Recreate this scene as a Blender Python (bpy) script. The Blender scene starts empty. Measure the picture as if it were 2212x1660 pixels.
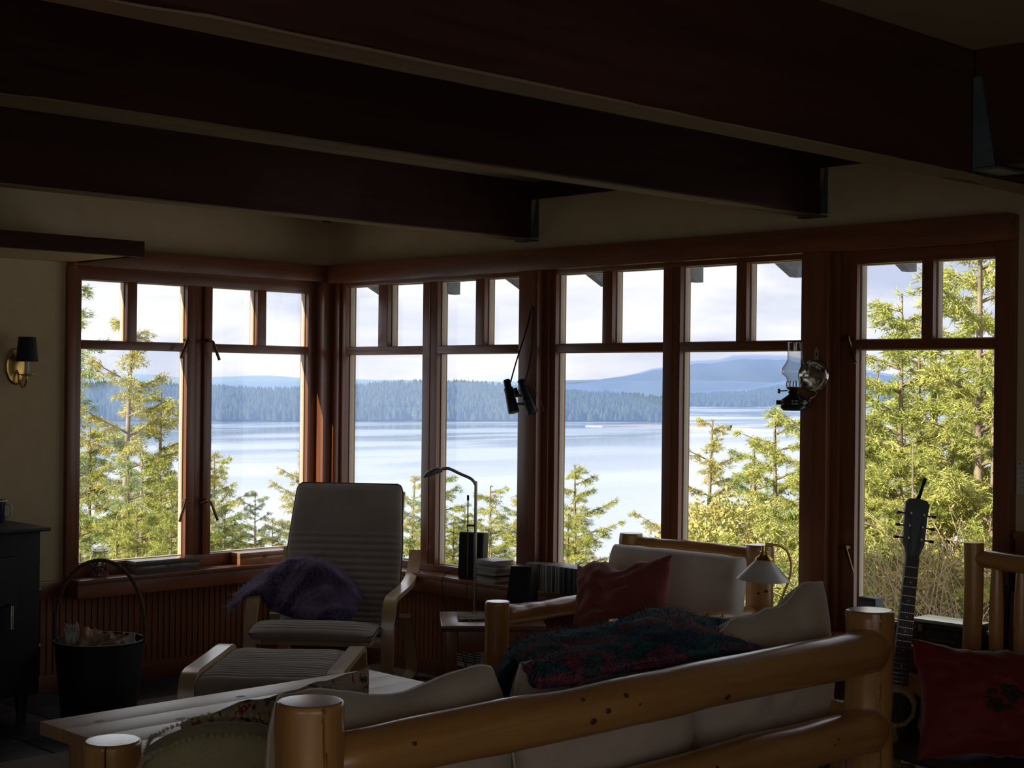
import bpy, bmesh, math, random
import numpy as np
from mathutils import Vector, Matrix, noise

PI = math.pi
S = bpy.context.scene
COL = S.collection
rnd = random.Random(7)

# ------------------------------------------------------------------ camera, sky, sun, exposure
cd = bpy.data.cameras.new('camera')
cam = bpy.data.objects.new('camera', cd)
COL.objects.link(cam)
cd.sensor_width = 36.0
cd.lens = 53.487
cd.clip_start = 0.05
cd.clip_end = 30000
EYE = Vector((6.8849, -5.2957, 1.54))
yaw, pitch, roll = math.radians(45.492), math.radians(-0.032), math.radians(0.616)
fw = Vector((-math.sin(yaw) * math.cos(pitch), math.cos(yaw) * math.cos(pitch), math.sin(pitch)))
rt = Vector((math.cos(yaw), math.sin(yaw), 0))
up = rt.cross(fw)
rt, up = rt * math.cos(roll) + up * math.sin(roll), up * math.cos(roll) - rt * math.sin(roll)
cam.matrix_world = Matrix(((rt.x, up.x, -fw.x, EYE.x), (rt.y, up.y, -fw.y, EYE.y), (rt.z, up.z, -fw.z, EYE.z), (0, 0, 0, 1)))
S.camera = cam

S.view_settings.view_transform = 'Standard'
S.view_settings.look = 'None'
S.view_settings.gamma = 1.0
S.view_settings.use_curve_mapping = False
S.view_settings.exposure = 0.85
S.cycles.use_denoising = True
S.cycles.max_bounces = 10
S.cycles.diffuse_bounces = 5
S.cycles.glossy_bounces = 3
S.cycles.transmission_bounces = 6
S.cycles.transparent_max_bounces = 16
S.cycles.volume_bounces = 0
S.cycles.sample_clamp_indirect = 6.0
S.cycles.caustics_reflective = False
S.cycles.caustics_refractive = False

w = bpy.data.worlds.new('sky')
S.world = w
w.use_nodes = True
nt = w.node_tree
nt.nodes.clear()
def nd(t, typ, **kw):
    n = t.nodes.new(typ)
    for k, v in kw.items():
        if k.startswith('i_'):
            key = k[2:]
            n.inputs[int(key) if key.isdigit() else key].default_value = v
        else:
            setattr(n, k, v)
    return n
def ramp(t, stops):
    n = t.nodes.new('ShaderNodeValToRGB')
    e = n.color_ramp.elements
    while len(e) > 1:
        e.remove(e[-1])
    e[0].position, e[0].color = stops[0][0], tuple(stops[0][1]) + (1,)
    for p, c in stops[1:]:
        x = e.new(p)
        x.color = tuple(c) + (1,)
    return n
tc = nd(nt, 'ShaderNodeTexCoord')
mp = nd(nt, 'ShaderNodeMapping')
mp.inputs['Scale'].default_value = (3.2, 3.2, 15.0)
n1 = nd(nt, 'ShaderNodeTexNoise', i_Scale=1.25, i_Detail=7.0, i_Roughness=0.52, i_Distortion=0.35)
cr = ramp(nt, [(0.30, (0.37, 0.40, 0.53)), (0.41, (0.45, 0.47, 0.57)), (0.51, (0.58, 0.58, 0.62)), (0.64, (0.72, 0.72, 0.73))])
bg = nd(nt, 'ShaderNodeBackground', i_Strength=1.0)
wo = nd(nt, 'ShaderNodeOutputWorld')
for a, b in ((tc.outputs['Generated'], mp.inputs[0]), (mp.outputs[0], n1.inputs['Vector']), (n1.outputs['Fac'], cr.inputs[0]), (cr.outputs[0], bg.inputs['Color']), (bg.outputs[0], wo.inputs[0])):
    nt.links.new(a, b)

sd = bpy.data.lights.new('sun', 'SUN')
sun = bpy.data.objects.new('sun', sd)
COL.objects.link(sun)
sd.energy = 7.0
sd.angle = 0.009
sd.color = (1.0, 0.90, 0.72)
sun.rotation_euler = Vector((0.20, 0.90, -0.50)).to_track_quat('-Z', 'Y').to_euler()
sun.location = (0, -20, 20)
for nm, loc, rot, sx, sy in (('portal_bay', (2.1, 0.30, 1.32), (-PI / 2, 0, 0), 4.3, 1.7), ('portal_side', (-0.30, -0.85, 1.32), (0, -PI / 2, 0), 1.7, 1.7), ('portal_room', (8.85, -5.0, 1.40), (0, PI / 2, 0), 1.5, 4.1), ('portal_rear', (6.45, -8.25, 1.45), (PI / 2, 0, 0), 3.0, 1.4)):
    pl = bpy.data.lights.new(nm, 'AREA')
    pl.shape = 'RECTANGLE'
    pl.size, pl.size_y = sx, sy
    pl.cycles.is_portal = True
    po = bpy.data.objects.new(nm, pl)
    COL.objects.link(po)
    po.location = loc
    po.rotation_euler = rot

# ------------------------------------------------------------------ materials
def base(name, rough=0.6, spec=0.5):
    m = bpy.data.materials.new(name)
    m.use_nodes = True
    t = m.node_tree
    b = t.nodes['Principled BSDF']
    b.inputs['Roughness'].default_value = rough
    b.inputs['Specular IOR Level'].default_value = spec
    return m, t, b
def plain(name, c, rough=0.6, metal=0.0, spec=0.5, var=0.12, scale=25.0):
    m, t, b = base(name, rough, spec)
    b.inputs['Metallic'].default_value = metal
    co = nd(t, 'ShaderNodeTexCoord')
    n = nd(t, 'ShaderNodeTexNoise', i_Scale=scale, i_Detail=4.0)
    r = ramp(t, [(0.3, [x * (1 - var) for x in c]), (0.7, [min(1, x * (1 + var)) for x in c])])
    t.links.new(co.outputs['Object'], n.inputs['Vector'])
    t.links.new(n.outputs['Fac'], r.inputs[0])
    t.links.new(r.outputs[0], b.inputs['Base Color'])
    return m
def wood(name, c1, c2, axis='x', rough=0.45, scale=9.0, spec=0.5, bump=0.15, knots=False, coat=0.0, crough=0.2, cior=1.5):
    m, t, b = base(name, rough, spec)
    co = nd(t, 'ShaderNodeTexCoord')
    mp = nd(t, 'ShaderNodeMapping')
    st = {'x': (0.06, 1, 1), 'y': (1, 0.06, 1), 'z': (1, 1, 0.06)}[axis]
    mp.inputs['Scale'].default_value = [scale * s for s in st]
    n = nd(t, 'ShaderNodeTexNoise', i_Scale=2.2, i_Detail=8.0, i_Roughness=0.62, i_Distortion=0.6)
    r = ramp(t, [(0.28, c1), (0.72, c2)])
    t.links.new(co.outputs['Object'], mp.inputs[0])
    t.links.new(mp.outputs[0], n.inputs['Vector'])
    t.links.new(n.outputs['Fac'], r.inputs[0])
    t.links.new(r.outputs[0], b.inputs['Base Color'])
    if coat:
        b.inputs['Coat Weight'].default_value = coat
        b.inputs['Coat Roughness'].default_value = crough
        b.inputs['Coat IOR'].default_value = cior
    if bump:
        bp = nd(t, 'ShaderNodeBump', i_Strength=bump, i_Distance=0.004)
        t.links.new(n.outputs['Fac'], bp.inputs['Height'])
        t.links.new(bp.outputs[0], b.inputs['Normal'])
    return m
def cloth(name, c1, c2, scale=260.0, bump=0.35, rough=0.9):
    m, t, b = base(name, rough, 0.2)
    co = nd(t, 'ShaderNodeTexCoord')
    n = nd(t, 'ShaderNodeTexNoise', i_Scale=scale, i_Detail=3.0)
    n2 = nd(t, 'ShaderNodeTexNoise', i_Scale=6.0, i_Detail=4.0)
    mx = nd(t, 'ShaderNodeMath', operation='MULTIPLY_ADD')
    mx.inputs[1].default_value = 0.6
    r = ramp(t, [(0.45, c1), (1.1 if False else 0.95, c2)])
    t.links.new(co.outputs['Object'], n.inputs['Vector'])
    t.links.new(co.outputs['Object'], n2.inputs['Vector'])
    t.links.new(n.outputs['Fac'], mx.inputs[0])
    t.links.new(n2.outputs['Fac'], mx.inputs[2])
    t.links.new(mx.outputs[0], r.inputs[0])
    t.links.new(r.outputs[0], b.inputs['Base Color'])
    b.inputs['Sheen Weight'].default_value = 0.25
    bp = nd(t, 'ShaderNodeBump', i_Strength=bump, i_Distance=0.002)
    t.links.new(n.outputs['Fac'], bp.inputs['Height'])
    t.links.new(bp.outputs[0], b.inputs['Normal'])
    return m
def patches(name, stops, scale=6.0, rough=0.9, detail=2.0, stretch=(1, 1, 1), const=False, distort=0.8):
    m, t, b = base(name, rough, 0.2)
    co = nd(t, 'ShaderNodeTexCoord')
    mp = nd(t, 'ShaderNodeMapping')
    mp.inputs['Scale'].default_value = stretch
    n = nd(t, 'ShaderNodeTexNoise', i_Scale=scale, i_Detail=detail, i_Distortion=distort)
    r = ramp(t, stops)
    if const:
        r.color_ramp.interpolation = 'CONSTANT'
    t.links.new(co.outputs['Object'], mp.inputs[0])
    t.links.new(mp.outputs[0], n.inputs['Vector'])
    t.links.new(n.outputs['Fac'], r.inputs[0])
    t.links.new(r.outputs[0], b.inputs['Base Color'])
    return m
def thin_glass(name, tint=(1, 1, 1), refl=1.0):
    m = bpy.data.materials.new(name)
    m.use_nodes = True
    t = m.node_tree
    t.nodes.clear()
    tr = nd(t, 'ShaderNodeBsdfTransparent', i_Color=tint + (1,))
    gl = nd(t, 'ShaderNodeBsdfGlossy', i_Roughness=0.01)
    ge = nd(t, 'ShaderNodeNewGeometry')
    ir = nd(t, 'ShaderNodeMix')            # same Fresnel on both faces of the thin pane
    ir.inputs[2].default_value, ir.inputs[3].default_value = 1.45, 1 / 1.45
    t.links.new(ge.outputs['Backfacing'], ir.inputs[0])
    fr = nd(t, 'ShaderNodeFresnel')
    t.links.new(ir.outputs[0], fr.inputs['IOR'])
    ml = nd(t, 'ShaderNodeMath', operation='MULTIPLY')
    ml.inputs[1].default_value = refl
    mx = nd(t, 'ShaderNodeMixShader')
    o = nd(t, 'ShaderNodeOutputMaterial')
    t.links.new(fr.outputs[0], ml.inputs[0])
    t.links.new(ml.outputs[0], mx.inputs[0])
    t.links.new(tr.outputs[0], mx.inputs[1])
    t.links.new(gl.outputs[0], mx.inputs[2])
    t.links.new(mx.outputs[0], o.inputs[0])
    return m
def leaf(name, a, b_, c, trans=0.25):
    m, t, b = base(name, 0.75, 0.15)
    co = nd(t, 'ShaderNodeTexCoord')
    n = nd(t, 'ShaderNodeTexNoise', i_Scale=1.3, i_Detail=6.0, i_Roughness=0.7)
    r = ramp(t, [(0.33, a), (0.5, b_), (0.68, c)])
    t.links.new(co.outputs['Object'], n.inputs['Vector'])
    t.links.new(n.outputs['Fac'], r.inputs[0])
    t.links.new(r.outputs[0], b.inputs['Base Color'])
    tl = nd(t, 'ShaderNodeBsdfTranslucent')
    mx = nd(t, 'ShaderNodeMixShader')
    mx.inputs[0].default_value = trans
    t.links.new(r.outputs[0], tl.inputs[0])
    t.links.new(b.outputs[0], mx.inputs[1])
    t.links.new(tl.outputs[0], mx.inputs[2])
    t.links.new(mx.outputs[0], t.nodes['Material Output'].inputs[0])
    return m

CED = ((0.135, 0.043, 0.018), (0.29, 0.100, 0.038))
cedar_x = wood('cedar along x', *CED, axis='x', rough=0.36, coat=0.35, bump=0.06)
cedar_y = wood('cedar along y', *CED, axis='y', rough=0.36, coat=0.35, bump=0.06)
cedar_z = wood('cedar along z', *CED, axis='z', rough=0.36, coat=0.35, bump=0.06)
board_m = wood('beadboard cedar', (0.21, 0.068, 0.026), (0.37, 0.130, 0.048), axis='z', rough=0.5)
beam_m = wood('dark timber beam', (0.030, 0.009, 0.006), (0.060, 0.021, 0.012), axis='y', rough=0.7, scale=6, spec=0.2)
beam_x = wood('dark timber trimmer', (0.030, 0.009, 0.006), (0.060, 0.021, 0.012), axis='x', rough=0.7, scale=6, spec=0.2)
pale_beam = wood('pale beam underside', (0.17, 0.105, 0.058), (0.28, 0.185, 0.105), axis='y', rough=0.7, scale=5, spec=0.2)
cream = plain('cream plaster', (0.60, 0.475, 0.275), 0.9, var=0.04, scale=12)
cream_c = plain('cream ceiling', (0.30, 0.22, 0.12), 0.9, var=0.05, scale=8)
bead_m = plain('pale glazing bead', (0.55, 0.46, 0.32), 0.5, var=0.05)
steel_g = plain('green grey painted steel', (0.05, 0.075, 0.075), 0.5, var=0.2)
pine = {a: wood('peeled pine ' + a, (0.34, 0.145, 0.038), (0.60, 0.32, 0.10), axis=a, rough=0.30, scale=7, coat=0.6, bump=0.15) for a in 'xyz'}
knot_m = plain('pine knot', (0.085, 0.034, 0.013), 0.5, var=0.4, scale=90)
birch = wood('pale birch veneer', (0.50, 0.35, 0.19), (0.62, 0.46, 0.27), axis='y', rough=0.34, scale=6, bump=0.05, coat=0.8, cior=1.7)
tablewood = wood('waxed pine table', (0.42, 0.24, 0.10), (0.58, 0.36, 0.16), axis='y', rough=0.42, scale=5, coat=1.0, bump=0.05, crough=0.46, cior=2.2)
dark_table = wood('dark varnished side table', (0.10, 0.035, 0.016), (0.20, 0.07, 0.03), axis='x', rough=0.3, scale=6, coat=0.3)
slate = plain('slate tile', (0.035, 0.042, 0.056), 0.5, var=0.35, scale=9)
carpet_m = cloth('brown carpet', (0.10, 0.075, 0.055), (0.20, 0.155, 0.12), scale=90, bump=0.6)
black = plain('black metal', (0.004, 0.004, 0.0045), 0.6, var=0.2)
black_p = plain('black plastic', (0.016, 0.017, 0.019), 0.4, var=0.15)
blackcl = cloth('black cloth', (0.012, 0.012, 0.014), (0.022, 0.022, 0.026))
brass = plain('brass', (0.72, 0.45, 0.13), 0.28, metal=1.0, var=0.1)
old_brass = plain('dark bronze', (0.20, 0.12, 0.05), 0.35, metal=1.0, var=0.2)
chrome = plain('grey metal', (0.36, 0.34, 0.31), 0.32, metal=1.0, var=0.1)
grey_metal = plain('lamp grey enamel', (0.16, 0.16, 0.17), 0.35, var=0.1)
white_m = plain('white enamel', (0.62, 0.60, 0.56), 0.4, var=0.04)
glass = thin_glass('window glass', (0.985, 0.995, 0.99))
lampglass = thin_glass('lamp chimney glass', (0.93, 0.93, 0.92), 2.2)
opal = plain('opal glass', (0.78, 0.77, 0.72), 0.25, var=0.03)
linen = cloth('cream linen', (0.52, 0.415, 0.295), (0.66, 0.55, 0.42))
white_c = cloth('white cotton', (0.72, 0.66, 0.57), (0.84, 0.79, 0.71))
taupe = cloth('grey taupe canvas', (0.23, 0.195, 0.16), (0.32, 0.275, 0.23))
khaki = cloth('khaki wool', (0.20, 0.175, 0.085), (0.31, 0.275, 0.14))
khaki_f = cloth('khaki fringe', (0.38, 0.31, 0.18), (0.50, 0.42, 0.26))
burg = cloth('burgundy cotton', (0.23, 0.056, 0.048), (0.34, 0.090, 0.078))
redc = cloth('red silk', (0.115, 0.006, 0.005), (0.19, 0.012, 0.010), rough=0.55)
paper = plain('paper', (0.66, 0.63, 0.57), 0.8, var=0.06)
brown_paper = plain('brown paper', (0.38, 0.26, 0.15), 0.8, var=0.15)

# ------------------------------------------------------------------ mesh helpers
def quad_faces(a, b, flip=False):
    n = len(a)
    out = []
    for i in range(n):
        j = (i + 1) % n
        f = (a[i], a[j], b[j], b[i])
        out.append(f[::-1] if flip else f)
    return out
def box(bm, c0, c1, bev=0.0, rz=0.0):
    x0, y0, z0 = c0
    x1, y1, z1 = c1
    cx, cy, cz = (x0 + x1) / 2, (y0 + y1) / 2, (z0 + z1) / 2
    r = bmesh.ops.create_cube(bm, size=1.0)
    vs = r['verts']
    M = Matrix.Translation((cx, cy, cz)) @ Matrix.Rotation(rz, 4, 'Z') @ Matrix.Diagonal((abs(x1 - x0), abs(y1 - y0), abs(z1 - z0), 1))
    bmesh.ops.transform(bm, matrix=M, verts=vs)
    if bev:
        ed = list({e for v in vs for e in v.link_edges})
        bmesh.ops.bevel(bm, geom=ed, offset=bev, segments=2, profile=0.6, affect='EDGES')
def frame_of(d):
    d = Vector(d).normalized()
    h = Vector((0, 0, 1)) if abs(d.z) < 0.95 else Vector((1, 0, 0))
    a = d.cross(h).normalized()
    return d, a, a.cross(d)
def tube(bm, pts, r, n=10, caps=True, radfn=None, flat=None):
    pts = [Vector(p) for p in pts]
    m = len(pts)
    rs = r if isinstance(r, (list, tuple)) else [r] * m
    rings = []
    a = None
    for i in range(m):
        d = (pts[min(i + 1, m - 1)] - pts[max(i - 1, 0)]).normalized()
        if a is None:
            _, a, b = frame_of(d)
        else:
            a = (a - d * a.dot(d)).normalized()
            b = d.cross(a) * -1
            b = a.cross(d)
        ring = []
        for k in range(n):
            t = 2 * PI * k / n
            q = rs[i] * (radfn(i / (m - 1), t) if radfn else 1.0)
            ring.append(bm.verts.new(pts[i] + a * (q * math.cos(t)) + b * (q * math.sin(t) * (flat or 1.0))))
        rings.append(ring)
    for i in range(m - 1):
        for f in quad_faces(rings[i], rings[i + 1], True):
            bm.faces.new(f)
    if caps:
        bm.faces.new(rings[0])
        bm.faces.new(rings[-1][::-1])
    return rings
def cyl(bm, p0, p1, r0, r1=None, n=16):
    tube(bm, [p0, p1], [r0, r0 if r1 is None else r1], n)
def lathe(bm, prof, n=28, c=(0, 0, 0), close=False):
    rings = []
    for r, z in prof:
        if r < 1e-5:
            rings.append([bm.verts.new((c[0], c[1], c[2] + z))])
        else:
            rings.append([bm.verts.new((c[0] + r * math.cos(2 * PI * k / n), c[1] + r * math.sin(2 * PI * k / n), c[2] + z)) for k in range(n)])
    for a, b in zip(rings, rings[1:]):
        if len(a) == 1 and len(b) == 1:
            continue
        if len(a) == 1:
            for k in range(n):
                bm.faces.new((a[0], b[k], b[(k + 1) % n])[::-1])
        elif len(b) == 1:
            for k in range(n):
                bm.faces.new((a[k], a[(k + 1) % n], b[0]))
        else:
            for f in quad_faces(a, b):
                bm.faces.new(f)
def prism(bm, poly, d, axis):
    """poly in 2D extruded along axis; d=(lo,hi)."""
    def P(u, v, k):
        return {'x': (k, u, v), 'y': (u, k, v), 'z': (u, v, k)}[axis]
    lo = [bm.verts.new(P(u, v, d[0])) for u, v in poly]
    hi = [bm.verts.new(P(u, v, d[1])) for u, v in poly]
    bm.faces.new(lo)
    bm.faces.new(hi[::-1])
    for f in quad_faces(lo, hi, True):
        bm.faces.new(f)
    bmesh.ops.recalc_face_normals(bm, faces=bm.faces[:])
def world_loc(o):
    v = Vector((0, 0, 0))
    while o:
        v += o.location
        o = o.parent
    return v
def obj(name, bm, mat, parent=None, local=False, ang=40, kind=None):
    me = bpy.data.meshes.new(name)
    if parent is None and not local:
        if bm.verts:
            xs = [v.co for v in bm.verts]
            c = Vector(((min(v.x for v in xs) + max(v.x for v in xs)) / 2, (min(v.y for v in xs) + max(v.y for v in xs)) / 2, min(v.z for v in xs)))
        else:
            c = Vector((0, 0, 0))
        off = c
    else:
        off = Vector((0, 0, 0)) if local else world_loc(parent)
    bmesh.ops.translate(bm, verts=bm.verts[:], vec=-off)
    bmesh.ops.recalc_face_normals(bm, faces=bm.faces[:])
    bm.to_mesh(me)
    bm.free()
    me.polygons.foreach_set('use_smooth', [True] * len(me.polygons))
    me.set_sharp_from_angle(angle=math.radians(ang))
    me.materials.append(mat)
    o = bpy.data.objects.new(name, me)
    COL.objects.link(o)
    if parent is None:
        if not local:
            o.location = off
    else:
        o.parent = parent
    if kind:
        o['kind'] = kind
    return o
def B(*boxes, bev=0.0):
    bm = bmesh.new()
    for c0, c1 in boxes:
        box(bm, c0, c1, bev)
    return bm
def T(*args, **kw):
    bm = bmesh.new()
    tube(bm, *args, **kw)
    return bm
def L(prof, n=28, c=(0, 0, 0)):
    bm = bmesh.new()
    lathe(bm, prof, n, c)
    return bm
def tag(o, label, cat, group=None):
    o['label'] = label
    o['category'] = cat
    if group:
        o['group'] = group
    return o
def thing(name, label, cat, loc=(0, 0, 0), rz=0.0, group=None):
    o = bpy.data.objects.new(name, None)
    COL.objects.link(o)
    o.empty_display_size = 0.1
    o.location = loc
    o.rotation_euler = (0, 0, rz)
    return tag(o, label, cat, group)
def struct(name, bm, mat, label=None):
    o = obj(name, bm, mat)
    o['kind'] = 'structure'
    if label:
        o['label'] = label
    return o
def raw(name, V, F, mat, parent=None, kind=None, smooth=False):
    """mesh from numpy arrays; V (n,3), F (m,k)"""
    me = bpy.data.meshes.new(name)
    V = np.asarray(V, dtype=np.float32)
    F = np.asarray(F, dtype=np.int32)
    me.vertices.add(len(V))
    me.vertices.foreach_set('co', V.ravel())
    k = F.shape[1]
    me.loops.add(F.size)
    me.loops.foreach_set('vertex_index', F.ravel())
    me.polygons.add(len(F))
    me.polygons.foreach_set('loop_start', np.arange(0, F.size, k, dtype=np.int32))
    me.polygons.foreach_set('loop_total', np.full(len(F), k, dtype=np.int32))
    if smooth:
        me.polygons.foreach_set('use_smooth', np.ones(len(F), dtype=bool))
    me.update(calc_edges=True)
    me.validate()
    me.materials.append(mat)
    o = bpy.data.objects.new(name, me)
    COL.objects.link(o)
    if parent:
        o.parent = parent
    if kind:
        o['kind'] = kind
    return o
def share(name, me, parent=None, loc=(0, 0, 0)):
    o = bpy.data.objects.new(name, me)
    COL.objects.link(o)
    o.location = loc
    if parent:
        o.parent = parent
    return o
def fbm(p, s=1.0):
    return noise.fractal(Vector(p) * s, 0.9, 2.0, 4)

# ------------------------------------------------------------------ room shell
# corner of the two window walls = origin; wall_right lies along y=0 (x>0), wall_left along x=0 (y<0)
ZC = 2.52
T0 = 0.05
wl = struct('wall_left', B(((-T0, -8, 0), (0, -1.60, ZC)), ((-T0, -1.60, 0), (0, -0.10, 0.555)), ((-T0, -1.60, 2.10), (0, -0.10, ZC)), ((-T0, -0.10, 0), (0, T0, ZC))), cream)
wr = struct('wall_right', B(((4.14, 0, 0), (8.6, T0, ZC)), ((0, 0, 0), (4.14, T0, 0.555)), ((0, 0, 2.12), (4.14, T0, ZC)), ((0, 0, 0.555), (0.15, T0, 2.12))), cream)
struct('wall_rear', B(((-T0, -8.2, 0), (5.0, -8, ZC + 0.1)), ((7.9, -8.2, 0), (8.8, -8, ZC + 0.1)), ((5.0, -8.2, 0), (7.9, -8, 0.80)), ((5.0, -8.2, 2.10), (7.9, -8, ZC + 0.1))), cream)
struct('wall_side', B(((8.6, -8, 0), (8.8, -7.0, ZC + 0.1)), ((8.6, -3.0, 0), (8.8, T0, ZC + 0.1)), ((8.6, -7.0, 0), (8.8, -3.0, 0.70)), ((8.6, -7.0, 2.1), (8.8, -3.0, ZC + 0.1))), cream)
fl = struct('floor', B(((-T0, -8.1, -0.2), (8.7, T0, 0))), plain('dark subfloor', (0.03, 0.027, 0.03), 0.6))
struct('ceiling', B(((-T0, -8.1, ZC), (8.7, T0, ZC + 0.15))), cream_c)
struct('carpet', B(((1.17, -7.9, 0.0), (8.5, -0.02, 0.012)), ((0.50, -1.72, 0.0), (1.17, -0.02, 0.012))), carpet_m, 'brown carpet covering the room floor')['kind'] = 'structure'
# slate hearth tiles
tile = None
for i in range(4):
    for j in range(6):
        x0, y0 = 0.02 + i * 0.288, -3.42 + j * 0.288
        if tile is None:
            tile = obj('tile', B(((0.004, 0.004, 0), (0.284, 0.284, 0.011)), bev=0.003), slate, local=True)
            tile.parent = fl
            t_me = tile.data
        else:
            tile = share('tile', t_me, fl)
        fo = fl.location
        tile.location = (x0 - fo.x, y0 - fo.y, 0 - fo.z + rnd.uniform(0, 0.0015))

# beadboard wainscot: boards one by one
pw = 0.0345
bm = bmesh.new()
prism(bm, [(0, 0), (pw - 0.007, 0), (pw - 0.005, 0.002), (pw - 0.004, 0.008), (pw - 0.0008, 0.008), (pw - 0.0008, 0.012), (0.0008, 0.012), (0.0008, 0.002)], (0.09, 0.47), 'z')
bme = obj('wainscot_board', bm, board_m, local=True)
b0 = bme.data
bme.parent = wr
k = 0
for i in range(120):
    o = bme if i == 0 else share('wainscot_board', b0, wr)
    o.location = (0.012 + i * pw - wr.location.x, -0.012 - wr.location.y, -wr.location.z)
for i in range(66):
    o = share('wainscot_board', b0, wl)
    o.rotation_euler = (0, 0, PI / 2)
    o.location = (0.012 - wl.location.x, -0.012 - (i + 1) * pw - wl.location.y, -wl.location.z)
struct('baseboard_right', B(((0.02, -0.022, 0), (8.6, 0, 0.09)), bev=0.003), cedar_x)
struct('baseboard_left', B(((0, -8, 0), (0.022, -0.022, 0.09)), bev=0.003), cedar_y)

# window stools and aprons
struct('trim_1', B(((0.0, -1.615, 0.533), (0.155, -0.02, 0.557)), ((0.0, -1.615, 0.466), (0.150, -0.02, 0.533)), bev=0.003), cedar_y, 'cedar window sill under the left casements')
struct('trim_2', B(((0.155, -0.150, 0.533), (4.16, 0.0, 0.557)), ((0.150, -0.146, 0.466), (4.16, 0.0, 0.533)), bev=0.003), cedar_x, 'deep cedar window sill along the right wall')
struct('trim_3', B(((0.0, -8, 0.466), (0.028, -1.615, 0.55)), bev=0.003), cedar_y, 'cedar chair rail left of the windows')
# head casings
struct('trim_4', B(((0.0, -1.615, 2.095), (0.085, 0.0, 2.187)), bev=0.003), cedar_y, 'cedar head board over the left casements')
struct('trim_5', B(((0.085, -0.085, 2.085), (4.175, 0.0, 2.187)), bev=0.003), cedar_x, 'long cedar head board over the right windows')
# side casings and posts
struct('trim_6', B(((0.0, -1.618, 0.557), (0.035, -1.572, 2.095)), bev=0.003), cedar_z, 'narrow cedar casing at the left end of the windows')
struct('trim_7', B(((0.0, -0.10, 0.557), (0.10, 0.0, 2.095)), ((0.10, -0.045, 0.557), (0.165, 0.0, 2.085)), bev=0.002), cedar_z, 'cedar corner post between the two window walls')
struct('trim_8', B(((1.625, -0.085, 0.557), (1.752, 0.06, 2.085)), ((1.752, -0.045, 0.557), (1.79, 0.06, 2.085)), bev=0.003), cedar_z, 'cedar post with the binoculars hanging on it')
struct('trim_9', B(((3.268, -0.085, 0.557), (3.395, 0.06, 2.085)), ((3.395, -0.05, 0.557), (3.43, 0.06, 2.085)), bev=0.003), cedar_z, 'cedar post with the oil lamp hanging on it')
struct('trim_10', B(((4.105, -0.05, 0.557), (4.172, 0.03, 2.085)), bev=0.003), cedar_z, 'cedar casing at the right end of the windows')
struct('trim_11', B(((4.185, -0.03, 0.02), (8.6, 0.0, 1.0)), ((4.18, -0.04, 0.985), (8.6, 0.0, 1.012)), bev=0.003), cedar_x, 'reddish cedar panelling right of the windows')
struct('trim_12', B(((0.0, -0.04, 2.44), (8.6, 0.0, 2.519)), bev=0.003), beam_x, 'dark ledger board along the top of the right wall').location.z += 0.0

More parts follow.
